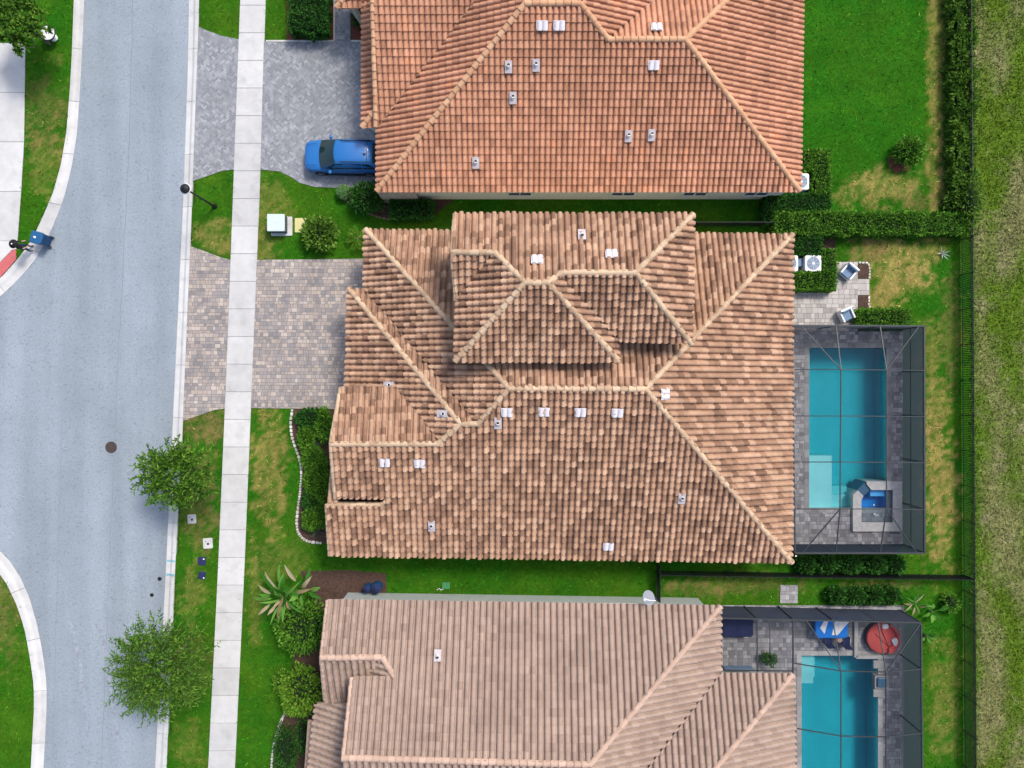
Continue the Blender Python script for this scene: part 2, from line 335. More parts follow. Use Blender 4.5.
def set_col(me, C, domain='POINT'):
    a=me.attributes.new('col','FLOAT_COLOR',domain); A=np.ones((len(C),4),np.float32); A[:,:3]=C; a.data.foreach_set('color',A.ravel())

roadA=arr(road_px); roadA_big=roadA
kerbmid=[((a[0]+b[0])/2,(a[1]+b[1])/2) for a,b in zip(KUi,KUo)]+[((a[0]+b[0])/2,(a[1]+b[1])/2) for a,b in zip(KDo,KDi)]+[((interp(KL,y)+interp(KR,y))/2,y) for y in range(Y1,Y0-1,-20)]
kerbmidA=arr(kerbmid)
XM,YM=44.0,36.0; st_=.25
xs=np.arange(-XM,XM+.01,st_); ys=np.arange(-YM,YM+.01,st_)
GX,GY=np.meshgrid(xs,ys); nx,ny=len(xs),len(ys)
X=GX.ravel(); Y=GY.ravel()
inroad=inside(X,Y,arr(KUi+KDi+[(interp(KR,y),y) for y in range(Y1,Y0-1,-20)]))|((X<-43.5)&(np.abs(Y)<10))
Z=np.where(inroad,-.15,0.0)+0.012*np.array([noise.noise(Vector((x*.7,y*.7,0))) for x,y in zip(X,Y)])
Z=np.minimum(Z,0.0)
idx=np.arange(nx*ny).reshape(ny,nx)
q=np.stack([idx[:-1,:-1],idx[:-1,1:],idx[1:,1:],idx[1:,:-1]],-1).reshape(-1,4)
keep=np.ones(len(q),bool)
for pl in (poolC,poolS):
    a=arr(pl); x0,y0=a.min(0)-.06; x1,y1=a.max(0)+.06
    cx0=X[q[:,0]]; cx1=X[q[:,1]]; cy0=Y[q[:,0]]; cy1=Y[q[:,2]]
    keep&=~((cx1>x0)&(cx0<x1)&(cy1>y0)&(cy0<y1))
q=q[keep]
me=bpy.data.meshes.new('lawn'); me.from_pydata(np.stack([X,Y,Z],1).tolist(),[],q.tolist()); me.materials.append(M['lawn']); set_col(me,lawn_colour(X,Y)); me.update()
lawn=bpy.data.objects.new('lawn',me); COL.objects.link(lawn); lawn['kind']='structure'
# outer land reaching the horizon
fm=MB(); B=1500
for x0,y0,x1,y1 in ((-B,YM,B,B),(-B,-B,B,-YM),(-B,-YM,-XM,YM),(XM,-YM,B,YM)):
    fm.add([(x0,y0,-.35),(x1,y0,-.35),(x1,y1,-.35),(x0,y1,-.35)],[(0,1,2,3)])
fl=fm.build('outer_ground',mat('far_grass',(.075,.12,.03),.95,.3,.5),kind='structure')

# grass blades
EXC=[arr(p) for p in (drvN,walkN,aprN,drvC,aprC,deckC,patio,patio2,deckS,bedC,bedN,bedN2,bedN3,bedS2)]
EXC+=[arr([(interp(SL,y),y) for y in (Y0,0,192,384,576,768,Y1)]+[(interp(SR,y),y) for y in (Y1,768,576,384,192,0,Y0)])]
EXC+=[arr([(-60,43),(25.5,43),(24,150),(18,240),(17,252),(-60,330)])]
kerbout=KUi+KDi+[(interp(KR,y),y) for y in range(Y1,Y0-1,-20)]; EXC.append(arr(kerbout))
EXC+=[arr([(385,135),(385,186),(790,186),(790,-60),(385,-60)]),arr([(372,240),(780,240),(780,550),(340,550),(340,395),(372,395)]),arr([(335,608),(715,610),(715,850),(335,850)]),arr([(318,571),(386,573),(387,598),(318,600)])]
def blades(name, n, xr, yr, hr, wr, mask=None, ln=None, br=None):
    x=rng.uniform(*xr,n); y=rng.uniform(*yr,n); ok=np.ones(n,bool)
    for e in EXC: ok&=~inside(x,y,e)
    if mask is not None: ok&=mask(x,y)
    x=x[ok]; y=y[ok]; n=len(x); C=lawn_colour(x+rng.normal(0,.22,n),y+rng.normal(0,.22,n))*rng.uniform(.6,1.5,(n,1))
    a=rng.uniform(0,6.283,n); h=rng.uniform(*hr,n); wd=rng.uniform(*wr,n); b=rng.uniform(0,6.283,n); ln_=h*rng.uniform(.4,1.6,n) if ln is None else rng.uniform(*ln,n)
    if br is not None: C=C*rng.uniform(*br,(n,1))
    V=np.zeros((n,3,3)); V[:,0]=np.stack([x-np.cos(a)*wd,y-np.sin(a)*wd,np.full(n,-.01)],1); V[:,1]=np.stack([x+np.cos(a)*wd,y+np.sin(a)*wd,np.full(n,-.01)],1)
    V[:,2]=np.stack([x+np.cos(b)*ln_,y+np.sin(b)*ln_,h],1)
    me=bpy.data.meshes.new(name); me.from_pydata(V.reshape(-1,3).tolist(),[],np.arange(3*n).reshape(-1,3).tolist())
    me.materials.append(M['blade']); set_col(me,np.repeat(C,3,0)); me.update()
    o=bpy.data.objects.new(name,me); COL.objects.link(o); o['kind']='stuff'; tag(o,{'lawn_grass':'short mown grass blades covering the lawns around the houses','meadow_grass':'rough uneven meadow grass beyond the black fence','lawn_straw':'longer flattened grass strands scattered over the lawns','meadow_straw':'long pale dry strands lying in the meadow beyond the fence'}[name],'grass'); return o
FX=P(974,0).x
blades('lawn_grass',150000,(-34,FX),(-26,26),(.03,.08),(.012,.03))
blades('meadow_grass',52000,(FX-.3,36),(-27,27),(.06,.2),(.015,.045))
blades('lawn_straw',75000,(-34,FX),(-26,26),(.03,.06),(.02,.05),ln=(.15,.40),br=(.45,1.75))
blades('meadow_straw',9000,(FX,36),(-27,27),(.05,.12),(.015,.035),ln=(.2,.42),br=(.5,1.9))

# ------------------------------------------------------------------ road, kerbs, pavements
def sheet(name, polys, m, z, kind='structure'):
    b=MB()
    for p in polys:
        pts=PP(p) if not isinstance(p[0],Vector) else p
        n=len(pts); ar=sum(pts[i].x*pts[(i+1)%n].y-pts[(i+1)%n].x*pts[i].y for i in range(n))
        if ar<0: pts=list(reversed(pts))
        b.add([(q.x,q.y,z) for q in pts],[tuple(range(n))])
    return b.build(name,m,kind=kind)
RZ=-.10
sheet('road',[road_px],M['asphalt'],RZ)
# paving seams in the asphalt
def strip(b, pts, wd, z, m=0):
    pts=[P(*p) for p in pts]
    for p,q in zip(pts,pts[1:]):
        d=(q-p).normalized(); n=Vector((-d.y,d.x,0))*wd/2
        b.add([(*(p-n).xy,z),(*(q-n).xy,z),(*(q+n).xy,z),(*(p+n).xy,z)],[(0,1,2,3)],m)
b=MB()
def wig(x0,y0,x1,y1,n,a=.5): return [(x0+(x1-x0)*i/n+random.uniform(-a,a),y0+(y1-y0)*i/n) for i in range(n+1)]
strip(b,wig(134,-60,128,150,16),.06,RZ+.004); strip(b,wig(128,150,116,384,16),.05,RZ+.004); strip(b,wig(116,384,98,830,22),.045,RZ+.004)
strip(b,wig(61,400,52,768,14),.03,RZ+.004)
b.build('road_seam',M['asphalt_joint'],kind='structure')
b=MB()
for off in (0,29): strip(b,[(66+off+22*(t/12)**.6+random.uniform(-.2,.2),618+off*.2+t*10) for t in range(13)],.24,RZ+.0045)
b.build('tyre_marks',mat('tyre_mark',(.275,.305,.35),.95,.35,4),kind='structure')

def kerb(name, road_side, lawn_side, seg=3.3):
    A=[P(*p) for p in road_side]; Bv=[P(*p) for p in lawn_side]; b=MB()
    cum=[0]
    for p,q in zip(A,A[1:]): cum.append(cum[-1]+(q-p).length)
    def at(t):
        i=max(0,min(len(cum)-2,int(np.searchsorted(cum,t))-1)); k=(t-cum[i])/(cum[i+1]-cum[i]); return A[i].lerp(A[i+1],k),Bv[i].lerp(Bv[i+1],k)
    prof=[(0,-.13),(0,-.085),(.42,-.075),(.52,-.045),(.62,-.0),(.72,.018),(1,.022),(1,-.12)]
    t=0
    while t<cum[-1]-.1:
        e=min(t+seg,cum[-1]); n=max(2,int(seg/.55)); rings=[]
        for k in range(n+1):
            a,c=at(t+.012+(e-t-.024)*k/n); rings.append([(a.x+(c.x-a.x)*s,a.y+(c.y-a.y)*s,z) for s,z in prof])
        b.loft(rings,0,None,True,True); t=e
    strip_=MB()
    return b.build(name,M['concrete'],kind='structure')
kerb('kerb',lineL(KL),lineL(KR)); kerb('kerb',KUo,KUi); kerb('kerb',KDo,KDi)
sheet('kerb_bed',[lineL(KL)+list(reversed(lineL(KR)))],M['joint'],-.094)

def slabs(name, Lt, Rt, y0, y1, step, z=.03):
    b=MB(); y=y0
    while y<y1:
        c=[P(interp(Lt,y),y+.2),P(interp(Rt,y),y+.2),P(interp(Rt,y+step),y+step-.2),P(interp(Lt,y+step),y+step-.2)]
        ctr=sum(c,Vector())/4; top=[p+(ctr-p).normalized()*.012 for p in c]
        V=[(p.x,p.y,-.05) for p in c]+[(p.x,p.y,z-.008) for p in c]+[(p.x,p.y,z) for p in top]
        b.add(V,[(0,3,7,4),(3,2,6,7),(2,1,5,6),(1,0,4,5),(4,7,11,8),(7,6,10,11),(6,5,9,10),(5,4,8,9),(8,11,10,9)]); y+=step
    o=b.build(name,M['concrete'],kind='structure')
    sheet(name+'_bed',[[(interp(Lt,y),y) for y in np.linspace(y0,y1,30)]+[(interp(Rt,y),y) for y in np.linspace(y1,y0,30)]],M['joint'],.006)
slabs('pavement',SL,SR,-105,870,27.6)
slabs('corner_pavement',[(43,-60),(300,-60)],[(43,25.5),(150,24),(240,18),(300,-10)],43,241,49.5)
b=MB(); b.prism(PP([(-60,241),(17.8,241),(16.5,249),(12,250),(0,262.5),(-20,280),(-60,292)]),-.05,.028); b.build('corner_pavement',M['concrete'],kind='structure')
b=MB(); b.prism(PP([(0,263),(12.2,250.3),(16.3,249.5),(16.3,259.5),(0,278),(-22,296),(-40,300),(-24,281)]),-.08,.03)
for k in range(60):
    t=random.random(); u=random.random(); p=P(-20+34*t,284-30*t+14*u*(1-.4*t)); b.lathe((p.x,p.y,.03),[(.02,0),(.016,.008)],6)
pad=b.build('tactile_ramp_pad',M['pad'],kind='structure')
b=MB(); strip(b,[(166.3,561.2),(176,561.2)],.10,.03); strip(b,[(165.2,574.7),(175,574.7)],.10,.03)
b2=MB()
for yy in (561.2,574.7):
    x0,x1=interp(KL,yy)+.5,interp(KR,yy)-.4
    for s0,s1,z0,z1 in ((0,.42,-.081,-.071),(.42,.62,-.071,.004),(.62,.72,.004,.022),(.72,1,.022,.026)):
        A=P(x0+(x1-x0)*s0,yy); C=P(x0+(x1-x0)*s1,yy); b2.add([(A.x,A.y-.055,z0),(C.x,C.y-.055,z1),(C.x,C.y+.055,z1),(A.x,A.y+.055,z0)],[(0,1,2,3)])
b2.build('kerb_marking',M['cyanpaint'],kind='structure')

# ------------------------------------------------------------------ pavers: one face per paver, clipped to the outline
def clip(subject, quad):
    out=list(subject)
    for i in range(len(quad)):
        a=quad[i]; c=quad[(i+1)%len(quad)]; ex,ey=c[0]-a[0],c[1]-a[1]; inp=out; out=[]
        for j in range(len(inp)):
            p=inp[j-1]; q_=inp[j]
            dp=ex*(p[1]-a[1])-ey*(p[0]-a[0]); dq=ex*(q_[1]-a[1])-ey*(q_[0]-a[0])
            if (dp>=0)!=(dq>=0):
                t=dp/(dp-dq); out.append((p[0]+(q_[0]-p[0])*t,p[1]+(q_[1]-p[1])*t))
            if dq>=0: out.append(q_)
        if len(out)<3: return []
    return out
def ccw(p):
    a=sum(p[i][0]*p[(i+1)%len(p)][1]-p[(i+1)%len(p)][0]*p[i][1] for i in range(len(p))); return p if a>0 else list(reversed(p))
def herring(W):
    """45 degree herringbone cells W x 2W covering a big square"""
    c=math.cos(R(45)); 
    return c
def pave(name, poly_px, m, pattern, z, W=.2, holes=(), gap=.012):
    poly=ccw([(p.x,p.y) for p in (PP(poly_px) if not isinstance(poly_px[0],Vector) else poly_px)]); A=np.array(poly)
    x0,y0=A.min(0); x1,y1=A.max(0); cells=[]
    if pattern=='herring':
        ca=math.cos(R(45)); sa=ca; cx,cy=(x0+x1)/2,(y0+y1)/2; Rr=max(x1-x0,y1-y0)*.75; n=int(Rr/W)+2
        rot=lambda u,v:(cx+u*ca-v*sa,cy+u*sa+v*ca)
        for i in range(-n,n):
            for j in range(-n,n):
                k=(i-j)%4
                if k==0: r=(i,j,i+2,j+1)
                elif k==2+0 and False: r=None
                elif k==3: r=(i,j,i+1,j+2)
                else: continue
                g=gap/2/W; cells.append([rot((r[0]+g)*W,(r[1]+g)*W),rot((r[2]-g)*W,(r[1]+g)*W),rot((r[2]-g)*W,(r[3]-g)*W),rot((r[0]+g)*W,(r[3]-g)*W)])
    else:
        y=y0-.01
        hs=[W*.72,W*1.08,W*.72,W*1.08,W*1.08]; ri=0
        while y<y1:
            h=hs[ri%5]; ri+=1; x=x0-random.random()*W
            while x<x1:
                wd=random.choice((W*.72,W*1.08,W*1.08,W*1.45)); g=gap/2
                cells.append([(x+g,y+g),(x+wd-g,y+g),(x+wd-g,y+h-g),(x+g,y+h-g)]); x+=wd
            y+=h
    C=np.array(cells); ins=inside(C[:,:,0].ravel(),C[:,:,1].ravel(),A).reshape(-1,4)
    hA=[arr(h) for h in holes]; b=MB()
    for c,k in zip(cells,ins):
        if not k.any(): continue
        mx=sum(p[0] for p in c)/4; my=sum(p[1] for p in c)/4
        pg=c if k.all() else clip(poly,ccw(c))
        for h in hA:
            if len(pg)<3: break
            (hx0,hy0),(hx1,hy1)=h.min(0),h.max(0)
            px_=[p[0] for p in pg]; py_=[p[1] for p in pg]
            if max(px_)<=hx0 or min(px_)>=hx1 or max(py_)<=hy0 or min(py_)>=hy1: continue
            if min(px_)>=hx0 and max(px_)<=hx1 and min(py_)>=hy0 and max(py_)<=hy1: pg=[]; continue
            big=1e3   # keep the part outside the rectangular opening
            if min(px_)<hx0: pg=clip(pg,[(-big,-big),(hx0,-big),(hx0,big),(-big,big)])
            elif max(px_)>hx1: pg=clip(pg,[(hx1,-big),(big,-big),(big,big),(hx1,big)])
            elif max(py_)>hy1: pg=clip(pg,[(-big,hy1),(big,hy1),(big,big),(-big,big)])
            else: pg=clip(pg,[(-big,-big),(big,-big),(big,hy0),(-big,hy0)])
        if len(pg)<3: continue
        zz=z+random.uniform(-.002,.002)
        b.add([(p[0],p[1],zz) for p in pg],[tuple(range(len(pg)))],0,random.random())
    return b.build(name,m,kind='structure')
Jm=mat('paver_joint',(.15,.145,.14),.95,.2,5); Jl=mat('pale_paver_joint',(.36,.36,.365),.95,.15,5)
def drive(name, poly, m, pat, W, jm, z=.034, holes=()):
    pave(name,poly,m,pat,z,W,holes,gap=.018)
    if not holes: sheet(name+'_bed',[poly],jm,z-.012)
drive('grey_driveway',drvN,M['herring'],'herring',.125,Jl); drive('grey_driveway_apron',aprN,M['herring'],'herring',.125,Jl)
drive('entry_walk',walkN,M['herring'],'running',.2,Jl,z=.035)
drive('paver_driveway',drvC,M['pavers'],'running',.235,Jm); drive('paver_driveway_apron',aprC,M['pavers'],'running',.235,Jm)
drive('patio',patio,M['patiopav'],'running',.32,Jm); drive('patio_step',patio2,M['patiopav'],'running',.4,Jm,z=.036)
drive('pool_deck',deckC,M['deckpav'],'running',.27,Jm,z=.04,holes=(poolC,)); drive('pool_deck',deckS,M['deckpav'],'running',.27,Jm,z=.04,holes=(poolS,))
for dk,pl in ((deckC,poolC),(deckS,poolS)):     # bed under the deck pavers, four strips round the opening
    d=arr(dk); p=arr(pl); (a0,b0),(a1,b1)=d.min(0),d.max(0); (c0,d0),(c1,d1)=p.min(0),p.max(0)
    sheet('pool_deck_bed',[[Vector((u0,v0,0)),Vector((u1,v0,0)),Vector((u1,v1,0)),Vector((u0,v1,0))] for u0,v0,u1,v1 in ((a0,b0,c0,b1),(c1,b0,a1,b1),(c0,b0,c1,d0),(c0,d1,c1,b1)) if v1>v0],Jm,.024)
b=MB()
for p,q_ in (((266,41),(334,41)),((351,41),(362,41)),((334.2,-40),(334.2,41))):
    b.bar(P(*p,.035),P(*q_,.035),.10,h=.06)
b.build('driveway_border',M['edging'],kind='structure')
sheet('mulch_bed',[bedC],M['mulch'],.010); sheet('mulch_bed',[bedN],M['mulch'],.010); sheet('mulch_bed',[bedN2,bedN3],M['redmulch'],.010)
sheet('mulch_bed',[bedS],M['mulch'],.010); sheet('mulch_bed',[bedS2],M['mulch'],.011); sheet('mulch_bed',[bedAC],M['mulch'],.010)
sheet('mulch_bed',[[(857.8,264),(868.5,264),(868.5,278.7),(857.8,278.7)],[(857.8,295.3),(868.5,295.3),(868.5,308),(857.8,308)]],M['mulch'],.030)
drive('paver_landing',[(780,585),(797.5,585),(797.5,603),(780,603)],M['deckpav'],'running',.3,Jm)

# ------------------------------------------------------------------ roofs
class Plane:
    def __init__(s,a,b,c):
        s.n=(b-a).cross(c-a).normalized()
        if s.n.z<0: s.n=-s.n
        s.d=s.n.dot(a)
    def at(s,px,py):
        r=Vector(((px-512)/F,(384-py)/F,-1)); c=Vector((0,0,H)); t=(s.d-s.n.dot(c))/s.n.dot(r); return c+r*t
def vp(pa,pb,py,gap=.035):
    """points of the valley between planes pa and pb at picture row py, one for each plane, pulled back a little"""
    k=(384-py)/F; Mx=np.array([list(pa.n),list(pb.n),[0,1,k]]); p=Vector(np.linalg.solve(Mx,np.array([pa.d,pb.d,k*H])))
    vd=pa.n.cross(pb.n).normalized(); out=[]
    for pl in (pa,pb):
        g=vd.cross(pl.n).normalized()
        if g.z<0: g=-g
        out.append(p+g*gap)
    return out
def pitch_plane(pa,pb,z,pitch,up):
    a=P(*pa,z); b=P(*pb,z); e=(b-a).normalized(); u=Vector((-e.y,e.x,0))
    if u.dot(Vector((*up,0)))<0: u=-u
    return Plane(a,b,a+u+Vector((0,0,pitch)))
def plane3(*pts):
    return Plane(*[p if isinstance(p,Vector) else P(*p) for p in pts])
SPROF=[(0,0),(.03,.55),(.10,.82),(.20,.96),(.33,1.0),(.47,.96),(.58,.82),(.66,.55),(.70,.05),(.80,-.30),(.92,-.30),(1,-.05)]
def tile_plane(mb, slab, poly, pl, tw=.345, tl=.40, amp=.115, lift=.04, jit=.012, stagger=0.):
    """poly: list of 3D points on plane pl"""
    n=pl.n; v=(Vector((0,0,1))-n*n.z); v.normalize(); u=v.cross(n)
    o=min(poly,key=lambda p:p.z); 
    uv=ccw([((p-o).dot(u),(p-o).dot(v)) for p in poly]); A=np.array(uv)
    v0=A[:,1].min(); u0=A[:,0].min(); nu=int((A[:,0].max()-u0)/tw)+2; nv=int((A[:,1].max()-v0)/tl)+2
    S=[s for s,_ in SPROF]; Hh=[h for _,h in SPROF]; ns=len(S)-1
    ug=np.array([u0+(i+s)*tw for i in range(nu) for s in S]); 
    ph=[random.uniform(0,stagger)*tl for _ in range(nu)]; phg=np.repeat(np.array(ph),len(S))
    for j in range(-1,nv):
        va0=v0+j*tl
        ina=inside(ug,np.maximum(va0+phg,v0)+1e-4,A); inb=inside(ug,va0+phg+tl-1e-4,A)
        for i in range(nu):
            va=max(va0+ph[i],v0); vb=va0+ph[i]+tl
            if vb<=v0+.02: continue
            base=i*len(S); sl_=slice(base,base+len(S))
            if not (ina[sl_].any() or inb[sl_].any()): continue
            rn=random.random(); lf=lift+random.uniform(-jit,jit); dz=random.uniform(-.006,.006)
            def hgt(uu,vv):
                s=min(max((uu-u0)/tw-i,0),1); f=min(max((vv-va0-ph[i])/tl,0),1)
                return float(np.interp(s,S,Hh))*amp*(1.0-.12*f)+lf*(1-f)+dz+.02
            allin=ina[sl_].all() and inb[sl_].all()
            def pt(uu,vv,hh): q_=o+u*uu+v*vv+n*hh; return (q_.x,q_.y,q_.z)
            if allin:
                V=[pt(ug[base+k],va,hgt(ug[base+k],va)) for k in range(ns+1)]+[pt(ug[base+k],vb,hgt(ug[base+k],vb)) for k in range(ns+1)]
                V+= [pt(ug[base+k],va,Hh[k]*amp*.85+dz-.02) for k in range(ns+1)]
                m=ns+1
                mb.add(V,[(k,k+1,m+k+1,m+k) for k in range(ns)],0,rn,True)
                mb.add(V[:m]+V[2*m:],[(m+k,m+k+1,k+1,k) for k in range(ns)],0,rn)
            else:
                for k in range(ns):
                    a_,b_=ug[base+k],ug[base+k+1]
                    qd=[(a_,va),(b_,va),(b_,vb),(a_,vb)]
                    inn=(ina[base+k],ina[base+k+1],inb[base+k+1],inb[base+k])
                    if not any(inn): continue
                    pg=qd if all(inn) else clip(uv,qd)
                    if len(pg)>=3: mb.add([pt(x,y,hgt(x,y)) for x,y in pg],[tuple(range(len(pg)))],0,rn,True)
    # deck slab under the tiles
    ps=[o+u*x+v*y for x,y in uv]; k=len(ps)
    slab.add([p-n*.085 for p in ps]+[p-n*.2 for p in ps],[tuple(range(k)),tuple(reversed(range(k,2*k)))]+[(i+k,(i+1)%k+k,(i+1)%k,i) for i in range(k)])
def caps(mb, p, q_, r=.135, seg=.42, up=.10):
    r*=1.2
    p=Vector(p)+Vector((0,0,up)); q_=Vector(q_)+Vector((0,0,up))
    if p.z>q_.z+.05: p,q_=q_,p
    d=q_-p; Ln=d.length; d.normalize(); side=d.cross(Vector((0,0,1))).normalized(); nrm=side.cross(d)
    n=max(1,round(Ln/seg)); m=9
    for i in range(n):
        a=p+d*(Ln*i/n-.03); c=p+d*(Ln*(i+1)/n+.03); off=random.uniform(-.012,.012); rings=[]
        for e,rr,hh in ((a,r*1.08,.035),(c,r*.9,-.0)):
            rings.append([e+side*(math.cos(math.pi*k/(m-1))*rr+off)+nrm*(math.sin(math.pi*k/(m-1))*rr*.95+hh-.05) for k in range(m)])
        rn=random.random(); mb.add(rings[0]+rings[1],[(k,k+1,m+k+1,m+k) for k in range(m-1)],0,rn,True)
        mb.add(rings[0],[tuple(range(m))],0,rn); mb.add(rings[1],[tuple(reversed(range(m)))],0,rn)
def inset(pts,d):
    pts=[Vector((p.x,p.y)) for p in pts]; n=len(pts)
    ar=sum(pts[i].x*pts[(i+1)%n].y-pts[(i+1)%n].x*pts[i].y for i in range(n))
    if ar<0: pts.reverse()
    out=[]
    for i in range(n):
        a,b_,c=pts[i-1],pts[i],pts[(i+1)%n]; e1=(b_-a).normalized(); e2=(c-b_).normalized()
        n1=Vector((-e1.y,e1.x)); n2=Vector((-e2.y,e2.x)); k=(n1+n2)/(1+n1.dot(n2)); out.append(b_+k*d)
    return out
class House:
    def __init__(s,name,label,loc,mt,mc,mw,tw,tl,**kw):
        s.root=thing(name,label,'house',loc); s.t=MB(); s.sl=MB(); s.c=[]; s.w=MB(); s.mt,s.mc,s.mw=mt,mc,mw; s.tw,s.tl,s.kw=tw,tl,kw; s.vents=[]
    def face(s,pl,poly): tile_plane(s.t,s.sl,[pl.at(*p) if not isinstance(p,Vector) else p for p in poly],pl,s.tw,s.tl,**s.kw)
    def cap(s,pl,*pts,r=.135):
        ps=[pl.at(*p) if not isinstance(p,Vector) else p for p in pts]; c=MB(); s.c.append(c)
        for a,b_ in zip(ps,ps[1:]): caps(c,a,b_,r)
    def finish(s):
        s.w.build('wall',s.mw,s.root,keep=True)
        s.roof=s.t.build('roof',s.mt,s.root,keep=True)
        s.sl.build('roof_deck',M['fascia'],s.roof); [c.build('ridge_tiles',s.mc,s.roof) for c in s.c]
        for kind,pl,px,py in s.vents: vent(s.roof,pl,px,py,kind)
def vent(roof,pl,px,py,kind):
    b=MB(); o=pl.at(px,py); n=pl.n; v=(Vector((0,0,1))-n*n.z).normalized(); u=v.cross(n)
    if kind=='tile':       # two white barrel vents side by side on a flashing
        for s in (-.15,.15):
            rings=[]
            for e,rr in ((-.24,.145),(.22,.115)):
                rings.append([o+u*(s+math.cos(math.pi*k/8)*rr)+v*e+n*(.20+math.sin(math.pi*k/8)*rr*.6) for k in range(9)])
            b.loft(rings,0,.5,True,False,True); b.add(rings[0],[tuple(range(9))],1)
        ps=[o+u*a+v*c+n*.21 for a,c in ((-.31,-.18),(.31,-.18),(.31,.25),(-.31,.25))]; b.add(ps,[(0,1,2,3)],0)
        b.build('roof_vent',[M['ventw'],M['glass']],roof)
    else:                  # flashing plate with a pipe
        ps=[o+u*a+v*c+n*.24 for a,c in ((-.2,-.32),(.2,-.32),(.2,.32),(-.2,.32))]; ps+=[p-n*.16 for p in ps]
        b.add(ps,[(0,1,2,3),(4,5,1,0),(5,6,2,1),(6,7,3,2),(7,4,0,3)],0)
        b2=MB(); b2.tube([o+n*.1-v*.05,o+Vector((0,0,.40))-v*.05],[.11,.10],14); b2.lathe(o+Vector((0,0,.40))-v*.05,[(.085,0),(.085,.006)],12,1)
        vb=b.build('roof_vent',M['flash'],roof); b2.build('vent_pipe',[M['white'],M['black']],vb)
def rect_on_wall(b,c,wd,h,nrm,depth,mat=0):
    n=Vector((*nrm,0)).normalized(); t=Vector((-n.y,n.x,0)); c=Vector(c)
    ps=[c+t*a*wd/2+Vector((0,0,e))*h for a,e in ((-1,0),(1,0),(1,1),(-1,1))]
    b.add(ps+[p+n*depth for p in ps],[(4,5,6,7),(0,1,5,4),(1,2,6,5),(2,3,7,6),(3,0,4,7)],mat)
def window(root,c,wd,h,nrm):
    b=MB(); n=Vector((*nrm,0)).normalized(); t=Vector((-n.y,n.x,0)); c=Vector(c)
    for a,z0,z1 in ((-wd/2,0,h),(wd/2,0,h),(0,0,h)): b.bar(c+t*a+Vector((0,0,z0))+n*.012,c+t*a+Vector((0,0,z1))+n*.012,.06)
    for z in (0,h,h*.5): b.bar(c-t*wd/2+Vector((0,0,z))+n*.014,c+t*wd/2+Vector((0,0,z))+n*.014,.055)
    f=b.build('window',M['white'],root,keep=True)
    g=MB(); ps=[c+t*a*wd/2+Vector((0,0,e))*h+n*.010 for a,e in ((-1,0),(1,0),(1,1),(-1,1))]; g.add(ps,[(0,1,2,3)]); g.build('pane',M['glass'],f)
    s=MB(); rect_on_wall(s,c-Vector((0,0,.08))+n*.005,wd+.2,.07,nrm,.05); s.build('sill',M['soffit_white'],f)

# ---- middle house (blend tiles, two storeys)
Hc=House('tiled_house','two storey house with mottled brown and tan tile roof, between the other houses',P(560,400),M['roofC'],M['capC'],M['stucco'],.345,.40,jit=.022,lift=.115,amp=.14,stagger=.22)
e=2.9; zr=6.6
cS=plane3((330,555,e),(791,562,e),P(577,388.7,zr)); cN=plane3((366,230,e),(792,235,e),P(577,388.7,zr))
cE=plane3((792,235,e),(791,562,e),P(645,389,zr)); cW=plane3((364.5,230,e),(364.5,290,e),P(509,388.5,zr))
A1=cS.at(461,424); A2=cS.at(478,424)
cGW=plane3((348,289,e),(346.5,386,e),A1); cGN=plane3(P(349,289,e),A1,A2)
B1=cS.at(331,444); B2=cS.at(438,444); cWN=plane3(B1,B2,P(365,387,B1.z-1.15))
Hc.face(cS,[(330,555),(791,562),(645,389),(509,388.5),(478,424),(461,424),(438,444),(331,444),(336,497.5),(389,498),(381,503.5),(327,503.5)])
Hc.face(cN,[(366,230),(792,235),(645,389),(509,388.5)])
Hc.face(cE,[(792,235),(791,562),(645,389)])
V0,V1=vp(cW,cGN,290),vp(cW,cGN,423.5)
Hc.face(cW,[(364.5,230),(509,388.5),(478,424),V1[0],V0[0],(364.5,290)])
V2,V3=vp(cGW,cWN,387.5),vp(cGW,cWN,443.5)
Hc.face(cGW,[(348,289),(461,424),(438,444),V3[0],V2[0],(346.5,386.5)])
Hc.face(cGN,[(349,289),V0[1],V1[1],(477.5,424),(461,424)])
V2,V3=vp(cGW,cWN,387.5),vp(cGW,cWN,443.5)
Hc.face(cWN,[(341,387.5),V2[1],V3[1],(437.5,444),(331,444)])
A=cS.at(327,503.5)-Vector((0,0,.05)); lo=plane3(A,A+Vector((2.8,0,0)),A+Vector((0,2.2,-.85)))
Hc.face(lo,[A,A+Vector((.62,0,0)),A+Vector((.62,2.2,-.85)),A+Vector((0,2.2,-.85))])
U=6.9
uN=pitch_plane((455,214),(693,214.5),U,.45,(0,-1))
uS=plane3(uN.at(561,273),uN.at(635,273),P(655,341,U)); uE=plane3((693,215,U),(691.5,345,U),uN.at(635,273))
uC=plane3(uN.at(525,283),uN.at(548,283),P(536,362,U)); uW=plane3((455,300,U),(455,362,U),uN.at(525,283))
uCE=plane3((619,335,U),(619,362,U),uN.at(548,283)); uWS=plane3(uN.at(452,252.5),uN.at(495,253),uW.at(456,300))
Hc.face(uN,[(455,214),(693,214.5),(635,273),(561,273),(548,283),(525,283),(495,253),(452,252.5)])
V4,V5=vp(uS,uCE,274),vp(uS,uCE,338); V6,V7=vp(uW,uWS,253.5),vp(uW,uWS,299)
Hc.face(uS,[(561.5,273),(635,273),(691.5,343),(620,341),V5[0],V4[0]]); Hc.face(uE,[(693,214.5),(691.5,344),(635,273)])
Hc.face(uC,[(525,283),(548,283),(619,362),(455,361.5)]); Hc.face(uW,[(525,283),(455,361.5),V7[0],V6[0],(495,253)])
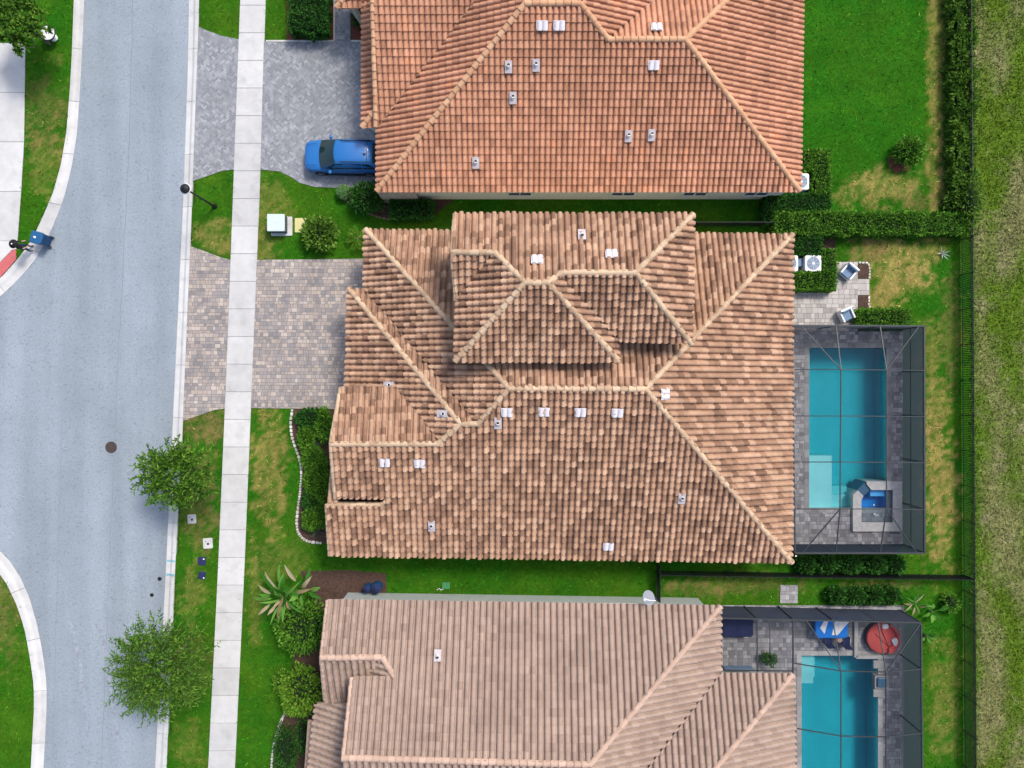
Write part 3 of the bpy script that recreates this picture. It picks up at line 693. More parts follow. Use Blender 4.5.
Hc.face(uCE,[(548,283),(561,273),V4[1],V5[1],(619,362)]); Hc.face(uWS,[(452,252.5),(494.5,253),V6[1],V7[1]])
Hc.cap(cS,(509,388.5),(645,389)); Hc.cap(cS,(645,389),(791,562)); Hc.cap(cE,(645,389),(792,235)); Hc.cap(cW,(509,388.5),(366,230))
Hc.cap(cS,(509,388.5),(478,424),(461,424),(438,444),(331,444)); Hc.cap(cGW,(461,424),(349,289)); 
Hc.cap(cS,(390.5,499),(380,504.8),(327.5,504.8),r=.10)
Hc.cap(uN,(635,273),(561,273),(548,283),(525,283),(495,253),(452.5,252.5)); Hc.cap(uN,(635,273),(692.5,215)); Hc.cap(uE,(635,273),(691,344)); Hc.cap(uC,(525,283),(455.5,361)); Hc.cap(uC,(548,283),(618.5,361))
# rake trims
Hc.cap(cWN,(341,388),(331,444),r=.1); Hc.cap(cS,(331,444),(335.5,497.5),r=.1); Hc.cap(cS,(327,504.5),(330,554.5),r=.1); Hc.cap(uN,(455,215),(452,252.5),r=.1); Hc.cap(uWS,(452,252.5),(456,300),r=.1)
Hc.w.prism(inset(PP([(364,230),(792,235),(791,562),(330,555),(330,387),(347,387),(347,289),(364,289)],e),.5),0,e+.02)
at_=MB(); at_.prism(inset(PP([(364,230),(792,235),(791,562),(330,555),(330,387),(347,387),(347,289),(364,289)],e),.45),e+.03,e+.06); at_.build('attic_shade_sheet',mat('attic_shade_brown',(.05,.036,.03),.95,.3,3),Hc.root,keep=True)  # dark sheet added below the roof, painting the shade in the open notch
upw=inset(PP([(455,214),(693,214),(691,341),(619,341),(619,362),(455,362)],U),.45); Hc.w.prism(upw,e-.2,U-.02)
g=[(-9.45,cWN.at(345,389)),(-9.45,B1),(-9.45,cS.at(335,497))]
pts=[(y.y,y.z-.22) for _,y in g]; 
Hc.w.add([(-9.45,pts[0][0]-.35,e-.3),(-9.45,pts[0][0]-.35,pts[0][1]),(-9.45,pts[1][0],pts[1][1]),(-9.45,pts[2][0]+.3,pts[2][1]),(-9.45,pts[2][0]+.3,e-.3)],[(0,1,2,3,4)])
Hc.w.prism([(-9.44,pts[0][0]-.36),(-6.2,pts[0][0]-.36),(-6.2,pts[2][0]+.31),(-9.44,pts[2][0]+.31)],e-.3,pts[0][1]-.05)
gw=uN.at(452,252.5); u1=uN.at(454.5,216); u2=uWS.at(456,300)
Hc.w.add([(gw.x+.4,u1.y-.3,U-.3),(gw.x+.4,u1.y-.3,u1.z-.2),(gw.x+.4,gw.y,gw.z-.2),(gw.x+.4,u2.y+.1,u2.z-.2),(gw.x+.4,u2.y+.1,U-.3)],[(0,1,2,3,4)])
for x,y in ((385,461),(420,462),(544,410.5),(580,411),(617,411.5)): Hc.vents.append(('tile',cS,x,y))
Hc.vents+= [('pipe',cS,498,422),('tile',cS,507,411),('pipe',cS,432,524.5),('tile',cS,608,544.5),('pipe',cS,681,497),('pipe',cGW,444,413.5),('pipe',cGW,390.5,385),('tile',cE,663,394),('tile',uN,537,261.5),('tile',uN,611,256),('pipe',uN,581.6,237)]
Hc.finish()
wl=P(347,340,e).x+.5
b=MB(); b.box((wl-.03,P(0,338,e).y,0),(.06,4.9,2.3)); 
gd=b.build('garage_door',M['soffit_white'],Hc.root,keep=True); b=MB()
for z in (.56,1.12,1.68): b.box((wl-.065,P(0,338,e).y,z),(.012,4.88,.02))
b.build('door_panel_grooves',M['joint'],gd)
# downspout and gutter ends seen beside the rear corner
b=MB(); b.tube([P(796,556,2.7),P(796,556,.1)],.05,8); b.build('downspout',M['white'],Hc.root,keep=True)
for x in (500,560,650): window(Hc.root,(P(x,0,U).x,upw[0].y if False else P(0,214,U).y-.45,U-1.9),1.2,1.3,(0,1))

# ---- upper house (terracotta)
Hn=House('terracotta_house','house with orange terracotta tile roof at the top, blue car in its driveway',P(590,60),M['roofN'],M['capN'],M['stucco'],.315,.42,jit=.006,amp=.115,lift=.055)
e=3.0
nS=pitch_plane((377,192),(799,192),e,.4,(0,1)); nW=plane3((377,128,e),(377,190,e),nS.at(525,4)); nE=plane3((802,-60,e),(800,190,e),nS.at(685,40))
nG=pitch_plane((376,128),(390,128),3.05,.4,(0,1)); nL=pitch_plane((362.5,128),(362.5,60),2.85,.4,(1,0))
a=nS.at(580,4); b_=nS.at(608,40); nXE=plane3(a,b_,a+Vector((0,1,0))); c=nS.at(685,40); nXN=plane3(b_,c,b_+Vector((0,2.5,-1.0)))
r0=nS.at(525,4); nNN=plane3(r0,a,a+Vector((0,2.5,-1)))
Hn.face(nS,[(377,192),(799,192),(685,40),(608,40),(580,4),(525,4)])
W0,W1=vp(nW,nG,127.5),vp(nW,nG,-10)
Hn.face(nW,[(377,192),(525,4),(506,-26),W1[0],W0[0],(377,129)])
Hn.face(nE,[(800,192),(685,40),(727,0),(775,-46),(803,-46)])
Hn.face(nG,[(375.5,128),W0[1],W1[1],(505,-28),(530,-60),(371,-60)])
Hn.face(nL,[(362.5,128),(376,110),(377,104),(377,-60),(362.5,-60)])
nLs=pitch_plane((362.5,128),(380,128),2.85,.4,(0,1)); Hn.face(nLs,[(362.5,128),(380,128),(378,108),(376,110)])
W2,W3=vp(nXE,nXN,39),vp(nXE,nXN,-15)
Hn.face(nXE,[(580,4),(608,40),W2[0],W3[0],(640,-60),(620,-50)]); Hn.face(nXN,[(609,40),(685,40),(727,0),(775,-46),(690,-46),W3[1],W2[1]])
Hn.face(nNN,[r0,a,a+Vector((5.5,6,-2.4)),r0+Vector((-5,6,-2.4))])
Hn.cap(nS,(525,4),(580,4),(608,40),(685,40)); Hn.cap(nS,(525,4),(377,191)); Hn.cap(nS,(685,40),(799,191)); Hn.cap(nXN,(685,40),(727,0),(770,-42)); Hn.cap(nL,(362.5,127.5),(376,110)); Hn.cap(nG,(376,127),(371,-60),r=.11)
# entry roof and angled stone wall
zE=2.85; eS=pitch_plane((337,8),(373,8),zE,.4,(0,1)); eW=pitch_plane((337,8),(337,-60),zE,.4,(1,0))
Hn.face(eS,[(337,8.5),(374,8.5),(374,-40),(377,-44)]); Hn.face(eW,[(337,8.5),(380,-45),(337,-60)]); Hn.cap(eS,(337,8),(374,-40))
Hn.w.prism(inset(PP([(376,128),(377,192),(800,192),(803,-70),(372,-70)],e),.36),0,e+.02)
Hn.w.prism(inset(PP([(362.5,128),(379,128),(379,-60),(362.5,-60)],2.85),.3),0,2.8)
Hn.vents=[('tile',nS,542,26),('tile',nS,559,26),('pipe',nS,536,65.5),('tile',nS,653,65.5),('pipe',nS,628,136),('pipe',nS,651,135),('pipe',nS,513,98),('pipe',nS,508.5,67),('pipe',nS,476,162.5),('tile',nXN,656,30)]
Hn.finish()
b=MB(); p=P(350,12); q_=P(362.5,29); d=(q_-p).normalized(); nn=Vector((-d.y,d.x,0))
b.add([p,q_,q_+nn*.25,p+nn*.25]+[v_+Vector((0,0,2.6)) for v_ in (p,q_,q_+nn*.25,p+nn*.25)],[(0,1,5,4),(1,2,6,5),(2,3,7,6),(3,0,4,7),(4,5,6,7)]); b.build('entry_wall',M['stone'],Hn.root,keep=True)
yw=P(0,192,e).y+.36
for px in (520,625,698,760): window(Hn.root,(P(px,0,2.0).x,yw,.95),1.4,1.35,(0,-1))
b=MB(); b.box((P(402,192,0).x,yw-.11,0),(2.2,.2,2.75)); b.build('stone_pilaster',M['stone'],Hn.root,keep=True)
b=MB(); b.tube([P(799,190,2.75)+Vector((-.7,.55,0)),P(799,190,2.2)+Vector((-.9,.45,0)),P(799,190,.1)+Vector((-1.4,.45,0))],.05,8); b.build('downspout',M['white'],Hn.root,keep=True)

# ---- lower house (pink beige)
Hs=House('pink_tiled_house','house with pale pinkish beige tile roof at the bottom, satellite dish on its eave',P(560,700),M['roofS'],M['capS'],M['stuccoS'],.37,.43,jit=.008,amp=.15,lift=.065,stagger=.05)
sN=pitch_plane((328,599),(720,605),e,.4,(0,-1)); sE=plane3((720,605,e),(720.5,676,e),sN.at(590,764))
wA=sN.at(321,657); wB=sN.at(383,657); sWS=plane3(wA,wB,wA+Vector((0,-2.5,-1.0)))
sR=plane3(wB,sN.at(394,676),wB+Vector((0,1,0)))
sEN=pitch_plane((721,672),(792,673),e,.39,(0,-1)); sEE=plane3((793,673,e),(794.5,768,e),sEN.at(712,772))
rA=sN.at(343,757); rB=sN.at(590,764); sS=plane3(rA,rB,rA+Vector((0,-2.5,-1.0)))
sL=pitch_plane((316,700),(308.5,768),2.8,.4,(1,0))
Hs.face(sN,[(328,599),(720,605),(590,764),(343,757),(352,676),(394,676),(383,657),(321,657)])
Z0,Z1=vp(sE,sEN,676),vp(sE,sEN,790)
Hs.face(sE,[(720,605),(590,764),(575,800),(600,830),Z1[0],Z0[0],(720.5,674)])
Hs.face(sWS,[(321,657),(383,657),(371,676),(365,712),(326,709)])
Hs.face(sR,[(383,657),(394,676),(364,677)])
Hs.face(sEN,[(721,672.5),(792,673),(712,772),(690,800),Z1[1],Z0[1]])
Hs.face(sEE,[(793,673),(712,772),(690,800),(690,850),(796,850)])
Hs.face(sS,[rA,rB,rB+Vector((1.5,-5,-2.0)),rA+Vector((0,-5,-2.0))])
Hs.face(sL,[(316,703),(362,703),(358,850),(300,850)])
Hs.cap(sN,(321.5,657),(383,657),(394,676),r=.15); Hs.cap(sN,(343,757),(590,764),r=.15); Hs.cap(sN,(590,764),(720,606)); Hs.cap(sEN,(712,772),(792,674)); Hs.cap(sN,(328,600),(321.5,657),r=.1); Hs.cap(sWS,(321.5,657),(326.5,709),r=.1); Hs.cap(sN,(352,677),(343.5,756),r=.1)
Hs.w.prism(inset(PP([(328,599),(720,605),(720,681),(784,681),(785,850),(322,850),(322,705)],e),.5),0,e+.02)
Hs.w.prism([(rA.x+.5,sN.at(352,680).y-.4),(rA.x+5,sN.at(352,680).y-.4),(rA.x+5,rA.y-3),(rA.x+.5,rA.y-3)],2.4,sN.at(352,677).z-.15)
Hs.w.add([(wA.x+.45,wA.y+2.6,2.6),(wA.x+.45,wA.y,wA.z-.2),(wA.x+.45,wA.y-2.6,2.6)],[(0,1,2)])
Hs.vents=[('pipe',sN,438,655.5)]
Hs.finish()
yw=P(0,600,e).y-.5
for px0,px1 in ((357,470),(530,640)):
    b=MB(); b.bar(P(px0,0,2.72)*1+Vector((0,yw+.16-P(0,0,2.72).y,0)),P(px1,0,2.72)+Vector((0,yw+.16-P(0,0,2.72).y,0)),.13,h=.12)
    b.build('gutter',M['soffit_white'],Hs.root,keep=True)
b=MB(); b.bar(P(306,790,2.4),P(311,720,2.4),.35,h=.1); b.build('porch_gutter',M['fascia'],Hs.root,keep=True)

# ------------------------------------------------------------------ pools and screened cages
def pool_basin(name, px, depth, extra=None):
    a=arr(px); (x0,y0),(x1,y1)=a.min(0),a.max(0); b=MB(); t=.04
    b.add([(x0,y0,-depth),(x1,y0,-depth),(x1,y1,-depth),(x0,y1,-depth),(x0,y0,.036),(x1,y0,.036),(x1,y1,.036),(x0,y1,.036)],[(0,1,2,3),(1,0,4,5),(2,1,5,6),(3,2,6,7),(0,3,7,4)])
    if extra: extra(b)
    o=b.build(name,M['plaster'],kind='structure')
    w_=MB(); e_=.004; w_.prism([(x0+e_,y0+e_),(x1-e_,y0+e_),(x1-e_,y1-e_),(x0+e_,y1-e_)],-depth+e_,-.06,bottom=True)
    w_.build('pool_water',M['water'],kind='structure'); return x0,y0,x1,y1
def pbox(b,px0,py0,px1,py1,z0,z1,mat=0):
    p=P(px0,py1); q_=P(px1,py0); b.box(((p.x+q_.x)/2,(p.y+q_.y)/2,z0),(q_.x-p.x,q_.y-p.y,z1-z0),0,mat)
def exC(b):
    pbox(b,808.6,456,834,508,-1.55,-.30); pbox(b,834.05,496,853,508,-1.5,-.55); pbox(b,834.05,488,853,495.9,-1.5,-.85)
    pbox(b,808.6,347.6,813,370,-1.5,-.5)
pool_basin('pool_basin',poolC,1.6,exC)
def exS(b):
    pbox(b,801.1,655.1,816,686,-1.55,-.40); pbox(b,816.05,655.1,820,682,-1.55,-.75)
pool_basin('pool_basin',poolS,1.6,exS)
def coping(name,px,wd,m=M['coping'],z=.052,sides='NESW'):
    a=arr(px); (x0,y0),(x1,y1)=a.min(0),a.max(0); b=MB()
    def run(p,q_,nv):
        p=Vector(p); q_=Vector(q_); L_=(q_-p).length; n=max(1,int(L_/.45))
        for i in range(n):
            c=p.lerp(q_,(i+.5)/n); d=(q_-p).normalized(); ang=math.atan2(d.y,d.x)
            b.box((c.x,c.y,.02),(L_/n-.008,wd,z-.02+random.uniform(-.002,.002)),ang)
    w2=wd/2-.02
    if 'N' in sides: run((x0-wd,y1+w2,0),(x1+wd,y1+w2,0),0)
    if 'S' in sides: run((x0-wd,y0-w2,0),(x1+wd,y0-w2,0),0)
    if 'W' in sides: run((x0-w2,y0,0),(x0-w2,y1,0),0)
    if 'E' in sides: run((x1+w2,y0,0),(x1+w2,y1,0),0)
    return b.build(name,m,kind='structure')
M['darkcoping']=mat('dark_coping',(.28,.275,.28),.85,.15,4,ramp=[(0,(.20,.195,.2)),(1,(.34,.335,.33))])
coping('pool_coping',poolC,.30,M['darkcoping']); coping('pool_coping',poolS,.30)

# raised spa in the corner of the middle pool
spa=thing('spa','raised stone spa with bright blue water in the corner of the middle pool','spa',P(878,508))
b=MB(); z1=.26
for poly in ([(866.5,481.5),(902,481.5),(902,490),(871.5,490),(867,484.5)],[(893,490),(902,490),(902,531.5),(893,531.5)],[(853,522.5),(893,522.5),(893,531.5),(853,531.5)],[(853,495),(858,490.5),(863.5,496),(861.5,500),(861.5,522.5),(853,522.5)]):
    b.prism([p.xy for p in PP(poly,z1)],-1.2,z1)
b.build('spa_wall',M['spastone'],spa,keep=True)
b=MB(); b.prism([p.xy for p in PP([(858,490.5),(866.5,482),(871.5,490),(863.5,497)],z1)],-1.2,.15); b.build('spillway',M['tile_dark'],spa,keep=True)
b=MB(); b.prism([p.xy for p in PP([(861.5,500),(871.5,490),(893,490),(893,522.5),(861.5,522.5)],z1)],-.75,-.7)
pbox(b,885.5,489,894,523,-.7,-.12); pbox(b,861,514.5,885.4,523,-.7,-.12); pbox(b,871,489,885.4,496.5,-.7,-.12)
b.build('spa_bench',M['spaplaster'],spa,keep=True)
b=MB(); b.prism([p.xy for p in PP([(861.7,500.1),(871.6,490.3),(892.8,490.3),(892.8,522.2),(861.7,522.2)],z1)],-.68,.18,bottom=True)
b.build('spa_water',M['spawater'],spa,keep=True)
for px,py in ((874,505),(874.5,514)):
    b=MB(); b.lathe(P(px,py,.182),[(.05,0),(.04,.008),(.0001,.012)],10)
    b.build('spa_jet_cover',M['white'],spa,keep=True)

def cage(label, loc, beams, posts, roofs, walls):
    t=thing('pool_cage',label,'pool cage',loc); 
    for p,q_,wd in beams:
        b=MB(); b.bar(p,q_,wd,h=wd*1.3); b.build('beam',M['bronze'],t,keep=True)
    for p in posts:
        b=MB(); b.bar((p.x,p.y,.04),(p.x,p.y,p.z),.07); b.build('post',M['bronze'],t,keep=True)
    for f in roofs: b=MB(); b.add(f,[tuple(range(len(f)))]); b.build('roof_screen',M['screen'],t,keep=True)
    for f in walls: b=MB(); b.add(f,[tuple(range(len(f)))]); b.build('wall_screen',M['wscreen'],t,keep=True)
    return t
ze,zt=2.35,3.0
NW,NE_,SE_,SW=P(792,325.5,ze),P(924,326,ze),P(924.5,553,ze),P(795,553,ze); NWd=P(801,326,ze); SWd=P(803,552,ze); NEd=P(919,326,ze); SEd=P(917,553,ze)
a,b_,c,d=P(841,369.5,zt),P(886.5,370,zt),P(886.5,509,zt),P(840,509,zt)
def on(p,q_,k): return p.lerp(q_,k)
bm=[(NW,NE_,.09),(NE_,SE_,.09),(SE_,SW,.09),(a,b_,.05),(b_,c,.05),(c,d,.05),(d,a,.05),(NWd,a,.05),(NEd,b_,.05),(SEd,c,.05),(SWd,d,.05),(P(836,325.5,ze),a,.05),(P(880,326,ze),b_,.05),(P(836,553,ze),d,.05),(P(880,553,ze),c,.05),(NW,SW,.07)]
for y in (416,462): bm+=[(P(792,y,ze+.0),P(840.6,y,zt),.05),(P(840.6,y,zt),P(886.5,y+.3,zt),.05),(P(886.5,y+.3,zt),P(924.3,y+.6,ze),.05)]
for y,m_ in ((369.5,a),(509,d)): bm.append((P(794,y,ze),m_,.05))
for y,m_ in ((370.5,b_),(509.5,c)): bm.append((m_,P(924.3,y,ze),.05))
ps=[NE_,SE_,P(836,325.5,ze),P(880,326,ze),P(836,553,ze),P(880,553,ze)]+[P(924.3,y,ze) for y in (370.5,416.5,462.5,509.5)]
for y in (.95,): bm+=[(Vector((NE_.x,NE_.y,y)),Vector((SE_.x,SE_.y,y)),.045)]
rf=[[a,b_,c,d],[NW,NE_,b_,a],[NE_,SE_,c,b_],[SE_,SW,d,c],[SW,NW,a,d]]
def wall(p,q_): return [Vector((p.x,p.y,.04)),Vector((q_.x,q_.y,.04)),Vector((q_.x,q_.y,q_.z)),Vector((p.x,p.y,p.z))]
cage('dark screened pool enclosure over the middle pool with the blue spa','',bm,ps,rf,[wall(NW,NE_),wall(NE_,SE_),wall(SE_,SW)]) if False else None
cageC=cage('dark screened pool cage over the middle pool and its blue corner spa',P(860,440),bm,ps,rf,[wall(NW,NE_),wall(NE_,SE_),wall(SE_,SW)])
ze=2.35
NW,NE_=P(721,618,ze),P(921,622.5,ze); SE_=P(923,860,ze); a,b_=P(841,671,zt),P(886,672,zt); SEi=P(886,860,zt); SWi=P(841,860,zt); M1=P(793,618.5,ze); M2=P(793,672,ze)
bm=[(NW,NE_,.08),(NE_,SE_,.08),(a,b_,.05),(a,SWi,.05),(b_,SEi,.05),(P(806,620,ze),a,.05),(P(833,620,ze),a,.05),(P(878,622,ze),b_,.05),(NE_,b_,.05),(P(757,618.5,ze),P(757.5,672,ze),.06),(M1,M2,.07),(NW,P(721,672,ze),.06),(P(721,670,ze),P(793,671,ze),.05),(M2,P(797,860,ze),.07),
    (P(793,663,ze),a,.05),(b_,P(921.5,669,ze),.05),(P(794,728,ze),P(841,736,zt),.05),(P(841,736,zt),P(886,737,zt),.05),(P(886,737,zt),P(922,733,ze),.05),(P(770,618.5,ze),P(770,652,ze),.035)]
ps=[NE_,P(757,618.5,ze),M1,P(833,620,ze),P(878,622,ze),P(921.5,669,ze),P(922,733,ze)]
rf=[[M1,NE_,b_,a],[NE_,SE_,SEi,b_],[a,b_,SEi,SWi],[M1,a,SWi,P(797,860,ze)],[NW,M1,M2,P(721,672,ze)]]
cageS=cage('dark screened pool cage over the lower pool with blue table and red daybed',P(840,700),bm,ps,rf,[wall(NW,NE_),wall(NE_,SE_)])

# ------------------------------------------------------------------ vegetation
def add_leaves(mb, pts, dirs, L, W, mat=0, jl=.35, droop=.15):
    for p,d in zip(pts,dirs):
        p=Vector(p); d=Vector(d); d.normalize(); l=L*random.uniform(1-jl,1+jl); w_=W*random.uniform(.75,1.25)
        s=d.cross(Vector((random.gauss(0,.4),random.gauss(0,.4),1)))
        if s.length<1e-3: s=Vector((1,0,0))
        s.normalize(); m_=p+d*l*.45; tip=p+d*l-Vector((0,0,droop*l))
        mb.add([p,m_+s*w_*.5,tip,m_-s*w_*.5],[(0,1,2,3)],mat)
def rdir(): 
    v=Vector((random.gauss(0,1),random.gauss(0,1),random.gauss(0,1))); return v.normalized()
def blob(mb, c, rad, mat=1, seed=0, amp=.18, sub=12):
    V=[];n=sub
    for i in range(n+1):
        th=math.pi*i/n
        for k in range(2*n):
            ph=math.pi*k/n; d=Vector((math.sin(th)*math.cos(ph),math.sin(th)*math.sin(ph),math.cos(th)))
            r=1+amp*noise.noise(d*2+Vector((seed,0,0))); V.append((c[0]+d.x*rad[0]*r,c[1]+d.y*rad[1]*r,max(c[2]+d.z*rad[2]*r,.01)))
    f=[]
    for i in range(n):
        for k in range(2*n): f.append((i*2*n+k,(i+1)*2*n+k,(i+1)*2*n+(k+1)%(2*n),i*2*n+(k+1)%(2*n)))
    mb.add(V,f,mat,.2,True)
def shrub(name,label,cat,px,py,rx,ry,h,n,L,W,m,group=None,amp=.28,up=.35,freq=2.2,core=.66,cm=None):
    c=P(px,py,h*.55); mb=MB(); sd_=random.random()*50; rz=h*.5
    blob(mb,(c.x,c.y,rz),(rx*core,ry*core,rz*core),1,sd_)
    pts=[];dirs=[]
    for _ in range(int(n*1.6)):
        d=rdir()
        if d.z<-.5: d.z=-d.z
        k=1+amp*noise.noise(d*freq+Vector((sd_,0,0))); r=k*random.uniform(.66,1.0)
        pts.append((c.x+d.x*rx*r,c.y+d.y*ry*r,max(rz+d.z*rz*r,.03))); dirs.append(d+rdir()*.75+Vector((0,0,up)))
    add_leaves(mb,pts,dirs,L,W)
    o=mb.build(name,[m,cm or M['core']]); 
    me=o.data; off=Vector((c.x,c.y,0)); me.transform(Matrix.Translation(-off)); o.location=off
    return tag(o,label,cat,group)
def hedge(label,px0,py0,px1,py1,h,m,dens=300,L=.15,W=.085,group='clipped hedges',name='hedge',rough=.07):
    """px rectangle of the top face"""
    p=P(px0,py1,h); q_=P(px1,py0,h); cx,cy=(p.x+q_.x)/2,(p.y+q_.y)/2; sx,sy=(q_.x-p.x)/2,(q_.y-p.y)/2; mb=MB()
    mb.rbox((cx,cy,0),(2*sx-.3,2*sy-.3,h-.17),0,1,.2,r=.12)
    pts=[];dirs=[]
    faces=[((0,0,1),4*sx*sy),((1,0,0),2*sy*h),((-1,0,0),2*sy*h),((0,1,0),2*sx*h),((0,-1,0),2*sx*h)]
    sd_=random.random()*30
    for nrm,ar in faces:
        for _ in range(int(ar*dens)):
            u,v=random.uniform(-1,1),random.uniform(-1,1)
            if nrm[2]: q3=Vector((cx+u*sx,cy+v*sy,h))
            elif nrm[0]: q3=Vector((cx+nrm[0]*sx,cy+u*sy,(v+1)/2*h))
            else: q3=Vector((cx+u*sx,cy+nrm[1]*sy,(v+1)/2*h))
            n_=Vector(nrm); k=noise.noise(q3*1.3+Vector((sd_,0,0)))*rough*1.6+random.uniform(-.13,.03)
            q3=q3+n_*k; q3.z=max(q3.z,.02); pts.append(q3); dirs.append(n_*.9+rdir()*.9+Vector((0,0,.3)))
    add_leaves(mb,pts,dirs,L,W)
    o=mb.build(name,[m,M['core']]); off=Vector((cx,cy,0)); o.data.transform(Matrix.Translation(-off)); o.location=off
    return tag(o,label,'hedge',group)
def tree(name,label,px,py,rx,ry,zc,rz,sprigs,m,L,W,nl=14,sl=(.5,1.0),group='street trees',inner=.35,trunk=.11,spread=.25,upb=.35,cat='tree'):
    c=P(px,py,zc); base=Vector((c.x,c.y,0)); t=thing(name,label,cat,base,0,group)
    tb=MB(); C0=Vector((0,0,max(.8,zc-rz*1.05))); tb.tube([(0,0,-.05),(.03,.02,C0.z*.5),C0],[trunk,trunk*.85,trunk*.75],8)
    lb=MB(); nlimb=9; tips=[]
    for i in range(nlimb):
        a=2*math.pi*i/nlimb+random.uniform(-.3,.3); el=random.uniform(.35,1.2)
        d=Vector((math.cos(a)*math.cos(el)*rx,math.sin(a)*math.cos(el)*ry,math.sin(el)*rz*1.5)); e=C0+d*random.uniform(.55,.75)
        mid=C0.lerp(e,.5)+Vector((0,0,.2)); tb.tube([C0-Vector((0,0,.1)),mid,e],[trunk*.5,trunk*.33,trunk*.14],6); tips+= [mid,e,mid.lerp(e,.5)]
    sd_=random.random()*40
    for _ in range(sprigs):
        d=rdir(); 
        if d.z<-.35: d.z*=-.6
        k=min(1.12,1+spread*noise.noise(d*2.3+Vector((sd_,0,0))))
        r=k*random.uniform(inner,.86)**.6; s0=Vector((d.x*rx*r*.85,d.y*ry*r*.85,zc+d.z*rz*r*.85))
        ax=(Vector((d.x,d.y,max(d.z,.1)+upb*.5))+rdir()*.55).normalized(); ln=random.uniform(*sl)
        q_=[s0,s0+ax*ln*.5+Vector((0,0,.04)),s0+ax*ln-Vector((0,0,ln*.12))]
        if random.random()<.7: tb.tube(q_,[.012,.008,.004],3,1)
        if random.random()<.25:
            near=min(tips,key=lambda z_:(z_-s0).length); tb.tube([near,near.lerp(s0,.5)+rdir()*.08,s0],[.03,.022,.013],4)
        pts=[];dirs=[]
        for i in range(nl):
            f=(i+random.random())/nl; p=(q_[0].lerp(q_[1],f*2) if f<.5 else q_[1].lerp(q_[2],f*2-1))
            pts.append(p); dirs.append(ax*.8+rdir()*.95+Vector((0,0,.12)))
        add_leaves(lb,pts,dirs,L,W,droop=.25)
    tb.build('trunk',[M['bark'],M['twig']],t); lb.build('crown',m,t); return t
def strap(mb,p,d,ln,wd,droop,segs=7,mat=0,fold=.12,split=False):
    p=Vector(p); d=Vector((d[0],d[1],d[2])).normalized(); hz=Vector((d.x,d.y,0)); side=Vector((-d.y,d.x,0)).normalized() if hz.length>.01 else Vector((1,0,0))
    rn=random.random(); V=[]; cur=p.copy(); v=d.copy()
    for i in range(segs+1):
        f=i/segs; w_=wd*math.sin(math.pi*min(.06+f*.94,1)**.8)*.5+.004
        V+= [cur-side*w_+Vector((0,0,fold*w_*2)),cur,cur+side*w_+Vector((0,0,fold*w_*2))]
        cur=cur+v*(ln/segs); v=(v+Vector((0,0,-droop/segs))).normalized()
    f=[]
    for i in range(segs): f+=[(3*i,3*i+1,3*i+4,3*i+3),(3*i+1,3*i+2,3*i+5,3*i+4)]
    mb.add(V,f,mat,rn,True)
def rosette(name,label,cat,px,py,n,ln,wd,el,droop,m,stem=.3,mats=None,h0=.1,group=None,dry=0):
    c=P(px,py,h0); t=thing(name,label,cat,(c.x,c.y,0),0,group); mb=MB()
    for i in range(n):
        a=2.4*i+random.uniform(-.3,.3); e=random.uniform(*el); a+=random.uniform(-.5,.5)
        d=(math.cos(a)*math.cos(e),math.sin(a)*math.cos(e),math.sin(e)); st=Vector((0,0,h0)); q_=st+Vector(d)*stem*random.uniform(.35,1.5)+Vector((random.gauss(0,.12),random.gauss(0,.12),0))*min(1,stem*2)
        mb.tube([st,q_],[.02,.012],4,0); strap(mb,q_,d,ln*random.uniform(.5,1.2),wd*random.uniform(.65,1.15),droop*random.uniform(.6,1.5),mat=1 if random.random()<dry else 0)
    tr=MB(); tr.tube([(0,0,-.05),(0,0,h0+.05)],[.06,.04],7); tr.build('stem',M['bark'],t); mb.build('leaf_crown',[m,L_dry],t); return t
def frond_palm(name,label,px,py,n,ln,h0,m,cat='palm',group=None):
    c=P(px,py,h0); t=thing(name,label,cat,(c.x,c.y,0),0,group); mb=MB()
    for i in range(n):
        a=2.4*i; e=random.uniform(.15,1.0); d=Vector((math.cos(a)*math.cos(e),math.sin(a)*math.cos(e),math.sin(e))); side=Vector((-math.sin(a),math.cos(a),0))
        cur=Vector((0,0,h0)); v=d.copy(); L_=ln*random.uniform(.8,1.1); pts=[]
        for k in range(11):
            pts.append(cur.copy()); cur=cur+v*L_/10; v=(v+Vector((0,0,-.11))).normalized()
        mb.tube(pts,[.012]*10+[.004],3)
        for k in range(2,11):
            for s in (-1,1):
                for j in range(2):
                    p=pts[k].lerp(pts[k-1],j*.5); l=L_*.30*math.sin(math.pi*(k/11.5)); add_leaves(mb,[p],[side*s+v*.7+Vector((0,0,.25))],l,.03,jl=.1)
    tr=MB(); tr.tube([(0,0,-.05),(0,0,h0+.03)],[.10,.08],8); tr.build('stem',M['bark'],t); mb.build('leaf_crown',m,t); return t

